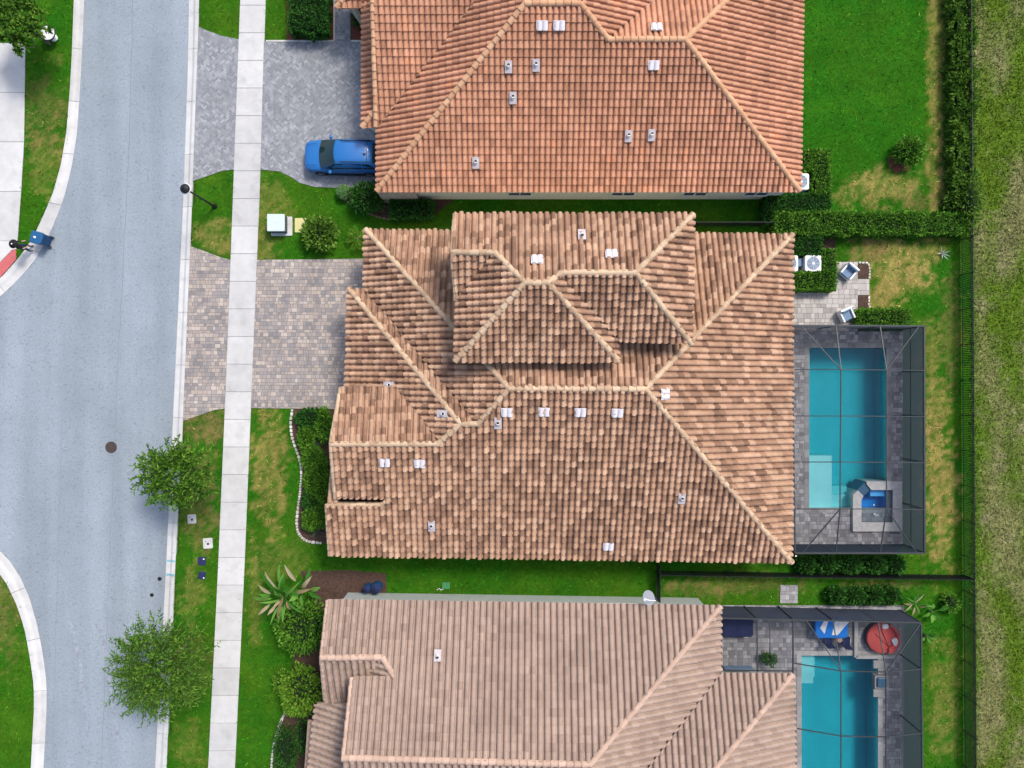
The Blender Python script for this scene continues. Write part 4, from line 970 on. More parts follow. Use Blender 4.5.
tree('oak_tree','small sparse street tree on the verge beside the driveway apron, over the kerb',176,475,2.3,1.9,3.1,1.35,280,L_oak,.30,.08,nl=16,sl=(.5,1.15),inner=.08,spread=.45)
tree('oak_tree','larger bushy street tree on the verge near the side street corner',159,667,3.0,3.2,3.4,1.9,620,L_fine,.26,.062,nl=16,sl=(.55,1.25),inner=.06,trunk=.14,spread=.45)
tree('round_tree','dense dark round tree in the top left corner beside a white bowl',17,20,1.95,2.05,2.9,1.5,330,L_oak,.24,.12,nl=14,sl=(.2,.45),inner=.3,spread=.12,group=None)
shrub('shrub','yellow green rounded shrub beside the pale green utility box','shrub',319.5,232.5,1.05,1.0,1.3,520,.26,.14,L_ybush)
frond_palm('small_palm','small feathery green palm on the lawn next to the middle house',358,238,11,.9,.6,L_lime)
shrub('clipped_shrub','small pale green clipped ball shrub at the driveway edge below the blue car','shrub',343.5,192,.42,.42,.75,700,.09,.055,L_pale,amp=.04,core=.9,cm=L_pale)
shrub('shrub','dark green bush by the corner of the terracotta house behind the pale ball shrub','shrub',366,198,1.1,.95,1.4,800,.2,.09,L_dark)
hedge('low dark hedge in the mulch bed below the terracotta house wall',390,200,432,217,.9,L_dark,dens=300)
hedge('large dark block hedge beside the entry walk at the top of the picture',289,-70,325,29,1.2,L_dark,dens=230,L=.19,W=.10,rough=.2)
shrub('shrub','small dark plant in the red mulch by the stone entry wall','shrub',358,18,.35,.6,.6,150,.2,.06,L_dark)
shrub('shrub','dark green shrub at the driveway end of the edged bed','shrub',311,419,1.05,.65,.75,750,.16,.08,L_dark,'shrubs in the edged front bed')
rosette('spiky_plant','grey green spiky plant nearer the driveway in the edged bed','plant',314,428,24,.55,.07,(.2,1.1),.35,L_grey,stem=.06)
rosette('spiky_plant','larger grey green spiky plant with fine leaves in the edged bed','plant',317,441,34,.62,.06,(.1,1.2),.4,L_grey,stem=.06)
for px,py,rx,ry,lb in ((322,424,.5,.9,'shrub against the wall at the driveway end of the edged bed'),(302,437,.5,.7,'low shrub inside the upper bend of the stone edging'),(321,490,.5,.8,'shrub against the wall below the middle of the edged bed'),(318,514,.6,.6,'shrub by the wall near the lower end of the edged bed'),(309,457,.7,.6,'broad green shrub just below the spiky plants in the edged bed'),(318,470,.55,.7,'green shrub against the house wall in the edged bed'),(309,480,.6,.75,'rounded green shrub midway along the stone edging'),(311,500,.8,.7,'wide green shrub below the middle of the edged bed'),(307,518,.55,.6,'green shrub in the inner curve at the lower end of the edging')):
    shrub('shrub',lb,'shrub',px+(4 if px<315 else 1),py+1,rx*1.0,ry*1.25,.8,800,.16,.085,L_dark if py==500 else L_hedge,'shrubs in the edged front bed')
rosette('spiky_plant','small dark spiky plant at the bottom end of the edged bed','plant',316,531,18,.5,.06,(.2,1.1),.4,L_grey,stem=.05)
shrub('shrub','big dark round bush at the upper left corner of the pink tiled house','shrub',301,626,1.55,1.75,1.9,1500,.2,.095,L_hedge)
shrub('shrub','bright lime green round bush below the big dark bush','shrub',300,691,1.35,1.55,1.7,1000,.24,.12,L_lime)
shrub('shrub','small light green bush on the lawn side of the lime green bush','shrub',281,682,.5,.7,.8,260,.18,.08,L_lime)
shrub('shrub','low dark ground shrub behind the curved white edging at the bottom','shrub',285,752,.75,1.9,.7,900,.15,.07,L_dark)
shrub('shrub','narrow dark shrub by the porch of the pink tiled house','shrub',302,735,.35,1.3,.7,260,.15,.07,L_dark)
rosette('bird_of_paradise','tall plant with long bright arching leaves at the mulch bed corner','plant',283,596,32,1.35,.2,(.0,1.25),.95,L_big,stem=.6,h0=1.0,dry=.14)
rosette('bird_of_paradise','smaller leafy plant beside the long arching leaves, near the house wall','plant',303,590,10,1.1,.32,(.2,1.0),.7,L_big,stem=.4,h0=.7,dry=.05)
hedge('tall loose hedge along the black boundary fence in the top right',956,-80,974,205,.95,leafmat('loose_hedge_leaves',(.035,.10,.010),(.09,.20,.018),(.21,.36,.05)),dens=220,L=.25,W=.13,rough=.25)
hedge('long clipped hedge dividing the back yards at right, ending at the boundary fence',776,212.5,969,232.5,1.0,L_lime if False else L_hedge,dens=300,L=.17,W=.09,rough=.15)
shrub('shrub','yellow green bush spilling over the fence where the two hedges meet','shrub',969,200,.7,2.2,1.5,520,.24,.10,L_ybush)
hedge('hedge block on the lawn side of the white air conditioner of the terracotta house',814,150,830.5,192,.95,L_hedge,dens=300)
hedge('short hedge strip above the terracotta house air conditioner, against its roof edge',803,150,813.5,169,.95,L_hedge,dens=300)
hedge('dark hedge strip below the air conditioner of the terracotta house',781,194,830.5,209,.95,L_dark,dens=300)
hedge('narrow dark hedge stub at the end of the passage between the upper two houses',766,196,779,222,.9,L_dark,dens=300)
hedge('hedge strip above the air conditioner of the middle house',794,238,822.5,254,.9,L_dark,dens=300)
hedge('hedge strip on the patio side of the middle house air conditioner',823,249.5,836.5,271,.9,L_hedge,dens=300)
hedge('hedge strip below the middle house air conditioner, bordering the patio',794,272,836.5,289.5,.9,L_hedge,dens=300)
hedge('short low hedge between the patio and the pool cage corner',859,309.5,911,324.5,.7,L_hedge,dens=300)
shrub('shrub','round dark green bush standing alone in the top right lawn by red mulch','shrub',910,150.5,.85,.85,1.2,620,.22,.10,L_hedge)
sheet('mulch_bed',[[(888,157),(893,155),(905,162),(903,171),(895,173),(889,167)]],M['redmulch'],.012)
rosette('agave','pale silvery agave on the lawn below the long dividing hedge','plant',942,254,8,.45,.06,(.1,.7),.1,leafmat('silver_leaves',(.25,.32,.28),(.4,.47,.43),(.6,.65,.62)),stem=.05)
for k,(px,rx) in enumerate(((806,.55),(826,.75),(850,.8),(875,.75),(896,.55))):
    shrub('shrub',('dark shrub nearest the house under the lower edge of the middle pool cage','second shrub from the house under the middle pool cage edge','middle shrub of the row under the middle pool cage','fourth shrub from the house under the middle pool cage edge','outermost shrub of the row under the middle pool cage')[k],'shrub',px,564.5,rx,.55,.9,360,.19,.10,L_dark,'shrubs along the lower edge of the middle cage')
for k,px in enumerate((837,855,874,890)):
    shrub('shrub',('dark shrub nearest the paver landing along the lower pool cage','second shrub from the paver landing along the lower pool cage','third shrub from the paver landing along the lower pool cage','last shrub of the row at the lower cage corner, beside dry leaves')[k],'shrub',px,595,.6,.55,.9,380,.2,.09,L_dark,'shrubs along the upper edge of the lower cage')
rosette('banana_plant','withered plant with brown dry leaves at the corner of the lower pool cage','plant',915,604,14,.7,.12,(.0,.7),.5,L_big,stem=.25,h0=.4,dry=.7)
rosette('banana_plant','broad leaved plant with drooping pale green leaves outside the lower cage corner','plant',932,612,8,.62,.2,(.1,.7),.7,L_big,stem=.25,h0=.4)
rosette('banana_plant','small bright broad leaved plant against the side of the lower pool cage','plant',926,636,7,.5,.2,(.1,.9),.5,L_big,stem=.12,h0=.2)
shrub('shrub','loose dark shrub beside the boundary fence below the low divider fence','shrub',951,603,.55,.6,.7,170,.2,.09,L_hedge)

# ------------------------------------------------------------------ fences and edging
def picket_fence(label,A,B_,h,bay=2.2,sp=.105,pw=.042,group=None):
    A=Vector(A); B_=Vector(B_); Ln=(B_-A).length; n=max(1,round(Ln/bay)); d=(B_-A)/n; ang=math.atan2(d.y,d.x); L_=d.length
    t=thing('metal_fence',label,'fence',A,ang,group)
    pm=MB(); pm.bar((.03,0,h-.06),(L_-.03,0,h-.06),.035); pm.bar((.03,0,h-.2),(L_-.03,0,h-.2),.03); pm.bar((.03,0,.14),(L_-.03,0,.14),.035)
    k=int(L_/sp)
    for i in range(1,k): pm.bar((i*L_/k,0,.06),(i*L_/k,0,h),pw)
    po=MB(); po.box((0,0,-.02),(.065,.065,h+.05)); po.box((0,0,h+.03),(.085,.085,.03),top=.6)
    p0=pm.build('picket_panel',M['black'],t); q0=po.build('post',M['black'],t)
    for i in range(1,n+1):
        if i<n: c=p0.copy(); COL.objects.link(c); c.location=(i*L_,0,0); c.parent=t
        c=q0.copy(); COL.objects.link(c); c.location=(i*L_,0,0); c.parent=t
    return t
picket_fence('long black metal picket fence along the meadow on the right',P(958.6,-110),P(964.6,870),1.2)
picket_fence('low black metal fence across the grass below the middle house, reaching the boundary fence',P(657,570.5),P(962,575),1.15)
picket_fence('short black fence with gate between the middle house and the pink tiled house',P(656.5,563),P(656.5,600),1.15,bay=1.2)
picket_fence('thin black fence in the shaded passage between the upper two houses',P(692,226),P(768,226),1.1)
def edging(label,pts,wd=.16,h=.12,sp=.2):
    W_=[P(*p) for p in pts]; b=MB(); acc=0
    for p,q_ in zip(W_,W_[1:]):
        L_=(q_-p).length; n=max(1,round(L_/sp)); d=(q_-p).normalized(); a=math.atan2(d.y,d.x)
        for i in range(n):
            c=p.lerp(q_,(i+.5)/n); b.rbox((c.x,c.y,-.02),(L_/n*.86,wd*random.uniform(.85,1.1),h*random.uniform(.8,1.2)),a+random.uniform(-.12,.12),0,r=.05,n=2)
    o=b.build('garden_edging',M['edging']); return tag(o,label,'edging')
def smooth(pts,n=4):
    out=[]
    for i in range(len(pts)-1):
        p0=Vector(pts[max(i-1,0)]);p1=Vector(pts[i]);p2=Vector(pts[i+1]);p3=Vector(pts[min(i+2,len(pts)-1)])
        for k in range(n):
            t=k/n; out.append(tuple(.5*((2*p1)+(p2-p0)*t+(2*p0-5*p1+4*p2-p3)*t*t+(3*p1-p0-3*p2+p3)*t**3)))
    return out+[tuple(pts[-1])]
edging('curved row of pale edging stones around the front bed of the middle house',smooth([(292.5,409),(291,425),(293,440),(298.5,455),(301.5,470),(300.5,490),(298,510),(297,525),(300,535),(308,541),(322,543)]))
edging('curved row of small white edging stones at the bottom left of the pink tiled house',smooth([(285,713),(280,724),(276,738),(273,752),(271.5,775),(271,800)]))
edging('brown edging stones round the bed below the terracotta house corner',smooth([(342,195),(349,203),(356,208),(367,213),(382,218),(398,220)]),wd=.14,h=.08).data.materials[0]=mat('brown_edging',(.2,.14,.1),.9,.3,6)
b=MB()
b2=edging('rough white edging stones round the small planters beside the patio',[(858,262.5),(868,263),(869.5,270),(869,279)],wd=.12,h=.08); b2=edging('rough white edging stones at the lower planter by the patio hedge',[(869,296),(868.5,306),(872,309.5)],wd=.12,h=.08)

# ------------------------------------------------------------------ vehicles, bins, boxes, furniture
car=thing('parked_car','blue five door car parked on the grey driveway, nose towards the street','car',(-10.30,13.97,.036),R(179.0)); car.scale=(1.05,1.05,1.03)
def sup(x,hw,z0,z1,n=20,e=.42,tw=1.0):
    zc,hz=(z0+z1)/2,(z1-z0)/2; out=[]
    for k in range(n):
        a=2*math.pi*k/n; c_,s_=math.cos(a),math.sin(a); yy=math.copysign(abs(c_)**e,c_); zz=math.copysign(abs(s_)**e,s_)
        w_=hw*(1-(1-tw)*max(zz,0)); out.append((x,yy*w_,zc+zz*hz))
    return out
b=MB(); b.loft([sup(*a) for a in ((-2.30,.62,.42,.78),(-2.26,.78,.32,.95),(-2.05,.88,.25,1.05),(-1.6,.925,.21,1.07),(-.6,.94,.2,1.06),(.6,.94,.2,1.05),(1.05,.935,.2,1.03),(1.6,.91,.22,.97),(2.0,.87,.24,.91),(2.2,.78,.28,.84),(2.3,.6,.36,.72))],0,.5,True,True,True)
b.loft([sup(x,hw,.95,z,20,.5,.80) for x,hw,z in ((-2.12,.72,1.06),(-2.0,.78,1.3),(-1.8,.80,1.52),(-1.3,.82,1.64),(-.4,.83,1.68),(.35,.82,1.64),(.78,.80,1.43),(1.28,.78,1.06))],0,.5,True,True,True)
b.build('body',M['carblue'],car)
def quad(name,pts,m,par): 
    q_=MB(); q_.add(pts,[tuple(range(len(pts)))]); return q_.build(name,m,par)
g=MB(); rows=[]
for x,z,hw in ((1.38,1.055,.82),(1.05,1.27,.775),(.74,1.475,.72),(.42,1.645,.655)): rows.append([(x-abs(t)**2*.12,t*hw,z+.022-abs(t)**3*.03) for t in (-1,-.6,-.2,.2,.6,1)])
g.loft(rows,0,.5,False,False,True); g.build('windshield',M['carglass'],car)
quad('rear_window',[(-2.06,.6,1.26),(-2.06,-.6,1.26),(-1.80,-.56,1.56),(-1.80,.56,1.56)],M['carglass'],car)
for s in (1,-1):
    for x0,x1,xt0,xt1 in ((1.0,-.13,.38,-.13),(-.17,-1.17,-.17,-1.14),(-1.21,-1.95,-1.18,-1.62)):
        ps=[(x0,s*.845,1.08),(x1,s*.848,1.08),(xt1,s*.712,1.54),(xt0,s*.705,1.54)]; quad('side_window',ps if s>0 else ps[::-1],M['carglass'],car)
    w_=MB(); w_.rbox((.72,s*1.02,.98),(.16,.2,.16),0,0,.5,r=.06); w_.bar((.74,s*.86,1.03),(.73,s*.97,1.06),.05); w_.build('mirror',M['carblue'],car)
    w_=MB(); w_.bar((-1.65,s*.60,1.665),(.05,s*.61,1.70),.04); w_.build('roof_rail',M['rubber'],car)
    w_=MB(); w_.loft([[(2.16,s*.50,.62),(2.22,s*.5,.72),(2.06,s*.54,.84)],[(1.93,s*.84,.66),(1.95,s*.855,.76),(1.85,s*.80,.87)]],0,.5,True,True); w_.build('headlight',M['lamp_lens'],car)
    for x in (1.42,-1.42):
        y_=MB(); n_=22; rings=[[(x+r*math.cos(2*math.pi*k/n_),s*yy,.34+r*math.sin(2*math.pi*k/n_)) for k in range(n_)] for r,yy in ((.22,.93),(.33,.945),(.345,.90),(.345,.74),(.33,.70))]
        wh=MB(); wh.loft(rings,0,.5,True,True,True); whl=wh.build('wheel',M['rubber'],car)
        rm=MB(); 
        for k in range(5):
            a=2*math.pi*k/5; rm.bar((x,s*.95,.34),(x+.21*math.cos(a),s*.95,.34+.21*math.sin(a)),.05)
        rm.build('rim',M['alloy'],whl)
    for x in (-.05,-1.05): w_=MB(); w_.bar((x,s*.955,.93),(x-.2,s*.955,.93),.03); w_.build('door_handle',M['carblue'],car)
    w_=MB(); w_.bar((1.1,s*.945,.3),(-1.1,s*.945,.3),.05,h=.14); w_.build('sill_trim',M['rubber'],car)
b=MB(); b.bar((-1.50,-.60,1.672),(-1.50,.60,1.672),.015); b.add([(-1.45,.1,1.695),(-1.3,.1,1.70),(-1.3,.18,1.70),(-1.45,.18,1.695)],[(0,1,2,3)]); b.build('roof_antenna',M['rubber'],car)
b=MB()
for s_ in (-.62,.62): b.tube([(1.5,s_,1.068),(1.75,s_*.99,1.035),(2.0,s_*.96,.975),(2.12,s_*.92,.925)],.009,4)
for s_ in (1,-1):
    for x_ in (1.02,-.12,-1.2): b.tube([(x_,s_*.935,.35),(x_,s_*.948,.65),(x_-.02,s_*.925,.98)],.008,4)
b.build('panel_seams',M['rubber'],car)
b=MB(); b.bar((1.15,-.7,1.075),(1.18,.05,1.09),.02); b.bar((1.15,.0,1.075),(1.18,.7,1.085),.02); b.build('wiper',M['rubber'],car)

lamp=thing('street_lamp','black street lamp on the verge, its round head above the kerb','street lamp',P(215,206.5))
b=MB(); b.tube([(0,0,0),(0,0,3.75)],[.075,.05],10); b.lathe((0,0,0),[(.16,0),(.16,.06),(.11,.25),(.08,.5)],12); b.build('pole',M['black'],lamp)
b=MB(); b.lathe((0,0,3.72),[(.07,0),(.12,.05),(.2,.28),(.21,.3)],14); b.build('lamp_shade',M['white'],lamp)
b=MB(); b.lathe((0,0,4.0),[(.27,0),(.275,.06),(.2,.15),(.05,.2),(.02,.28)],18); b.build('lamp_cap',M['black'],lamp)
b=MB(); b.lathe((0,0,3.99),[(.31,0),(.315,.012),(.27,.015)],18); b.build('lamp_rim',M['whitemetal'],lamp)

bn=thing('wheeled_bin','dark blue wheeled rubbish bin on the kerb of the corner','bin',(*P(47,240.8).xy,-.06),R(165))
b=MB(); sec=lambda w_,d_,z,o=0:[(a*w_/2+o,c*d_/2,z) for a,c in ((-1,-1),(1,-1),(1,1),(-1,1))]
b.loft([sec(.5,.52,.04),sec(.56,.62,.5),sec(.6,.7,1.0)],0,.5); b.rbox((0,0,.96),(.66,.76,.06),0,0,.5,r=.05); b.build('body',M['binblue'],bn)
b=MB(); b.rbox((.02,0,1.02),(.70,.74,.07),0,0,.5,r=.1); b.bar((-.36,-.28,1.04),(-.36,.28,1.04),.05); b.build('lid',mat('bin_lid',(.02,.10,.235),.45,.08,5),bn)
b=MB(); b.bar((.06,-.06,1.0925),(.06,.06,1.0925),.10,h=.006); b.bar((.14,-.045,1.0925),(.14,.03,1.0925),.05,h=.006); b.build('lid_sticker',M['white'],bn)
for s in (-1,1): b=MB(); b.loft([[(-.27+.12*math.cos(2*math.pi*k/14),s*yy,.12+.12*math.sin(2*math.pi*k/14)) for k in range(14)] for yy in (.27,.34)],0,.5); b.build('wheel',M['rubber'],bn)

# transformer, lids, covers
tb=thing('utility_box','pale green metal utility box on a concrete pad by the pavement','utility box',P(282,226.5))
b=MB(); c=P(282,226.5); b.rbox((0,0,-.02),(1.32,1.2,.12),0,0,.5,r=.06); b.build('pad',M['concrete'],tb)
b=MB(); b.box((-.12,.06,.1),(.98,.98,.62)); b.build('cabinet',M['boxgreen'],tb)
b=MB(); b.rbox((-.12,.06,.72),(1.08,1.06,.10),0,0,.5,r=.06); b.bar((-.12,-.46,.822),(-.12,.58,.822),.015); b.box((.02,.1,.82),(.05,.05,.03)); b.build('lid',M['boxtop'],tb)
b=MB(); p=P(301,225.5); b.rbox((p.x,p.y,-.02),(.75,.9,.10),0,0,.5,r=.04); tag(b.build('cable_box',M['yellow']),'pale yellow ground box lid half hidden by the yellow green shrub','ground box')
def meter(px,py,label,m,wd,dp,sp=None,grp=None):
    p=P(px,py); t=thing('meter_box',label,'meter box',(p.x,p.y,0),random.uniform(-.08,.08),grp)
    b=MB(); b.rbox((0,0,-.02),(wd,dp,.075),0,0,.5,r=.08); b.build('lid',m,t)
    b=MB(); 
    if sp=='hole': b.lathe((.02,-.03,.054),[(.075,0),(.07,.006)],14); b.box((-.12,.12,.054),(.06,.05,.006)); b.build('reader_cap',M['black'],t)
    else: b.lathe((sp[0],sp[1],.054),[(.05,0),(.045,.008)],12); b.build('reader_cap',M['white'],t)
meter(192,519,'grey concrete meter box in dry grass below the smaller street tree',mat('meter_concrete',(.42,.42,.42),.9,.15,6),.54,.58,'hole'); meter(208,543.3,'white concrete meter box beside the pavement, dark round hole in its lid',M['concrete'],.6,.66,'hole')
meter(202,561,'dark blue meter lid with a white dot at upper right',M['navy'],.5,.52,(.13,.13)); meter(202,575.4,'dark blue meter lid with a white dot at lower right',M['navy'],.46,.46,(.14,-.14))
def cover(px,py,r,label,m=M['iron'],name='manhole_cover'):
    p=P(px,py); b=MB(); b.lathe((p.x,p.y,RZ+.001),[(r,0),(r*.98,.008),(r*.88,.008),(r*.86,.004)],26)
    for k in range(-3,4): b.bar((p.x-r*.7,p.y+k*r*.2,RZ+.009),(p.x+r*.7,p.y+k*r*.2,RZ+.009),.03,h=.008)
    return tag(b.build(name,m),label,'cover')
cover(110.2,447.5,.37,'round rusty manhole cover in the street'); cover(158.8,579.3,.13,'small round valve cover on the street nearer the kerb',M['black'],'valve_cover'); cover(151,595.5,.12,'small round valve cover on the street farther from the kerb',M['black'],'valve_cover')
b=MB(); p=P(446,585.5); b.rbox((p.x,p.y,-.02),(.5,.42,.10),0,0,.5,r=.05); tag(b.build('valve_box',M['valvegreen']),'green irrigation valve lid on the grass between the two lower houses','valve box')
b=MB(); b.tube([P(437,590,.03),P(439,588.5,.06),P(441,590,.03),P(443.5,589,.05)],.025,6); tag(b.build('pipe_stub',M['white']),'small bent white pipe on the grass beside the green valve lid','pipe')
for px,py,r,lb in ((366.5,589.5,.24,'smaller dark blue drum beside the wall of the pink tiled house'),(375.5,589,.33,'larger dark blue drum beside the wall of the pink tiled house')):
    p=P(px,py,.8); d_=thing('drum',lb,'drum',(p.x,p.y,0)); b=MB(); b.lathe((0,0,0),[(r*.92,0),(r,.1),(r,.28),(r*1.03,.3),(r,.32),(r,.6),(r*1.03,.62),(r,.64),(r*.95,.8)],20); b.build('barrel',M['binblue'],d_)
    b=MB(); b.lathe((0,0,.8),[(r*.9,0),(r*.88,.03),(r*.2,.035),(r*.18,.06)],20); b.build('lid',M['navy'],d_)
p=P(370,596,.3); b=MB(); b.rbox((p.x,p.y,0),(.3,.22,.3),.4,0,.5,r=.05); tag(b.build('bucket',M['white']),'small white tub squeezed between the blue drums and the wall','tub')

def ac(px,py,label,rz=0):
    p=P(px,py,.85); t=thing('air_conditioner',label,'air conditioner',(p.x,p.y,0),rz,'outdoor air conditioners')
    b=MB(); b.rbox((0,0,-.02),(1.1,1.1,.1),0,0,.5,r=.05); b.build('pad',M['concrete'],t)
    b=MB(); b.rbox((0,0,.08),(.98,.98,.72),0,0,.5,r=.1)
    for z in np.arange(.16,.74,.06):
        for s in (-1,1): b.bar((-.38,s*.492,z),(.38,s*.492,z),.012); b.bar((s*.492,-.38,z),(s*.492,.38,z),.012)
    b.build('cabinet',M['whitemetal'],t)
    b=MB(); b.rbox((0,0,.80),(1.0,1.0,.05),0,0,.5,r=.12); b.build('top_cover',M['white'],t)
    b=MB(); b.lathe((0,0,.852),[(.40,0),(.40,.006)],28); g_=b.build('fan_opening',M['greyblue'],t)
    b=MB()
    for r in (.10,.17,.24,.31,.385): b.tube([(r*math.cos(2*math.pi*k/28),r*math.sin(2*math.pi*k/28),.875) for k in range(29)],.009,4)
    for k in range(8): a=2*math.pi*k/8; b.bar((.03*math.cos(a),.03*math.sin(a),.87),(.4*math.cos(a),.4*math.sin(a),.87),.012)
    b.lathe((0,0,.86),[(.085,0),(.08,.03)],14); b.build('fan_grille',M['whitemetal'],g_)
ac(813.3,263.3,'white air conditioner inside the hedge of the middle house'); ac(790,263.3,'white air conditioner almost hidden under the eave of the middle house'); ac(801,181.5,'white air conditioner half under the eave of the terracotta house')
p=P(799.5,262.5,.5); b=MB(); b.rbox((p.x,p.y,0),(.42,.5,.55),0,0,.5,r=.04); tag(b.build('pump_box',M['greyblue']),'small grey box standing between the two air conditioners of the middle house','box')
def armchair(px,py,rz,label):
    p=P(px,py,.4); t=thing('armchair',label,'armchair',(p.x,p.y,.034),rz,'patio armchairs')
    b=MB(); b.rbox((0,0,.14),(.74,.74,.16),0,0,.5,r=.1); b.build('frame',M['white'],t)
    for s in (-1,1): b=MB(); b.rbox((s*.35,0,.1),(.11,.74,.46),0,0,.5,r=.05); b.build('armrest',M['white'],t)
    b=MB(); b.rbox((0,.36,.1),(.78,.12,.66),0,0,.5,r=.05); b.build('backrest',M['white'],t)
    b=MB(); b.rbox((0,-.04,.30),(.56,.6,.13),0,0,.5,r=.07); b.build('seat_cushion',M['greyblue'],t)
    b=MB(); b.loft([[(x,.29+yy,z) for x,yy,z in ((-.27,0,.44),(.27,0,.44),(.27,-.1,.44),(-.27,-.1,.44))],[(x,.31+yy,z) for x,yy,z in ((-.25,0,.74),(.25,0,.74),(.25,-.07,.74),(-.25,-.07,.74))]]); b.build('back_cushion',M['greyblue'],t)
    for sx in (-1,1):
        for sy in (-1,1): b=MB(); b.bar((sx*.3,sy*.3,0),(sx*.3,sy*.3,.15),.06); b.build('leg',M['white'],t)
armchair(848,272,R(-40),'white armchair with blue cushions by the small planter, turned towards the hedge'); armchair(846.3,315,R(25),'white armchair with dark blue seat beside the pool cage')

dish=thing('satellite_dish','white satellite dish on the roof edge of the pink tiled house','satellite dish',P(651.5,596.5,2.9))
b=MB(); cen=Vector((-.25,.15,.75)); nrm=Vector((-.78,.15,.55)).normalized(); a=nrm.cross(Vector((0,0,1))).normalized(); c=nrm.cross(a)
rings=[[cen+a*math.cos(2*math.pi*k/24)*r*.42+c*math.sin(2*math.pi*k/24)*r*.46+nrm*(.09*r*r) for k in range(24)] for r in (.02,.35,.7,1.0)]
b.loft(rings,0,.5,True,True,True); 
rb=[[p-nrm*.02 for p in r] for r in rings]; b.loft(rb,0,.5,False,True,True); b.build('reflector',M['white'],dish)
b=MB(); b.tube([(0,0,0),(0,.02,.5),cen-nrm*.02],.035,8); b.box((0,0,-.02),(.2,.2,.03)); b.build('mast',M['whitemetal'],dish)
b=MB(); tip=cen+nrm*.62-c*.18; b.tube([cen-c*.44,cen+nrm*.4-c*.42,tip],.04,6); b.lathe((tip.x,tip.y,tip.z-.06),[(.07,0),(.10,.06),(.07,.16)],10); b.build('feed_arm',M['whitemetal'],dish)

bb=thing('birdbath','shallow white bowl with a dark rim under the edge of the dense round tree','bowl',P(54,38,0))
b=MB(); b.lathe((0,0,0),[(.24,0),(.2,.06),(.1,.12),(.09,.45),(.16,.5)],18); b.build('pedestal',M['white'],bb)
b=MB(); b.lathe((0,0,.48),[(.1,0),(.36,.08),(.44,.16),(.40,.165),(.3,.11),(.02,.08)],26); b.build('bowl',M['white'],bb)
b=MB(); b.tube([(.47*math.cos(2*math.pi*k/26),.47*math.sin(2*math.pi*k/26),.62) for k in range(27)],.035,6); b.build('rim',M['black'],bb)

# furniture under the lower cage
tb=thing('patio_table','blue covered patio table with a white striped towel spread on it','table',(*P(831.5,628,.72).xy,.04))
b=MB(); b.rbox((0,0,.62),(2.0,1.25,.1),0,0,.5,r=.25); b.rbox((0,0,.40),(1.9,1.16,.24),0,0,.5,r=.22); b.build('table_cover',M['cyanblue'],tb)
for sx in (-1,1):
    for sy in (-1,1): b=MB(); b.bar((sx*.75,sy*.42,0),(sx*.75,sy*.42,.45),.07); b.build('leg',M['bronze'],tb)
tw=MB()
def tq(pts): tw.add([(x,y,.7265) for x,y in pts],[tuple(range(len(pts)))])
tq([(-.72,.02),(-.45,-.34),(-.2,.5),(-.45,.5)]); tq([(.0,-.42),(.35,-.42),(.45,.45),(.22,.5)]); tq([(.36,-.42),(1.05,.38),(.95,.52),(.46,.46)])
o=tw.build('striped_towel',M['whitefab']); o.location=(*P(831.5,628,.72).xy,.04); tag(o,'white striped towel lying across the blue patio table','towel')
def dchair(px,py,rz,label):
    p=P(px,py,.4); t=thing('patio_chair',label,'chair',(p.x,p.y,.04),rz,'dark chairs at the blue table')
    b=MB(); b.rbox((0,0,.40),(.5,.5,.06),0,0,.5,r=.06); b.build('seat',M['navy'],t)
    b=MB(); b.loft([[(x,-.24+y,.46) for x,y in ((-.24,-.03),(.24,-.03),(.24,.02),(-.24,.02))],[(x,-.34+y,.92) for x,y in ((-.23,-.02),(.23,-.02),(.23,.02),(-.23,.02))]]); b.build('backrest',M['navy'],t)
    for sx in (-1,1):
        b=MB(); b.tube([(sx*.26,-.24,.62),(sx*.26,.2,.62),(sx*.26,.22,.0)],.018,6); b.build('armrest',M['bronze'],t)
        for sy in (-1,1): b=MB(); b.bar((sx*.22,sy*.22,0),(sx*.22,sy*.22,.41),.035); b.build('leg',M['bronze'],t)
dchair(827.5,639.5,R(3),'dark patio chair at the blue table, on the house side'); dchair(845.5,640.5,R(-4),'dark patio chair at the blue table, next to the red daybed platform')
b=MB(); p=P(838.6,639,.5); b.lathe((p.x,p.y,.04),[(.16,0),(.15,.05),(.05,.4),(.05,.55),(.17,.6),(.16,.63)],18); tag(b.build('side_table',mat('tan_stone',(.35,.26,.22),.8,.2,5)),'small round tan side table between the two dark chairs','side table')
# platform walls and daybed
b=MB(); z=.10
for q0,q1 in (((855.5,620),(855.5,657)),((855.5,656.5),(899,656.5))): b.bar(P(*q0,z),P(*q1,z),.22,h=.2)
b.build('platform_border',M['coping'],kind='structure')
db=thing('daybed','round red daybed with white cushions on the raised corner of the lower pool deck','daybed',(*P(882,638,.4).xy,.04))
b=MB(); b.lathe((0,0,0),[(.98,0),(1.02,.05),(1.02,.28),(.98,.3)],36,sx=.98,sy=.95); b.build('base',M['bronze'],db)
b=MB(); b.lathe((0,0,.29),[(.97,0),(1.0,.05),(1.0,.12),(.94,.17),(.02,.18)],36,sx=.97,sy=.94); b.build('mattress',M['redfab'],db)
b=MB(); rings=[]
for k in range(17):
    a=R(-70+k*140/16); rr=.93
    rings.append([((rr+dr)*math.cos(a),(rr+dr)*.97*math.sin(a),z_) for dr,z_ in ((.04,.1),(.06,.62),(0,.66),(-.07,.6),(-.1,.45))])
b.loft(rings,0,.5,True,True,True); b.build('backrest',M['redfab'],db)
for x,y,a,s in ((.1,.78,R(10),.34),(.72,-.18,R(-68),.42)): b=MB(); b.rbox((x,y,.47),(s*1.15,s*.85,.14),a,0,.5,r=.1); b.build('cushion',M['whitefab'],db)
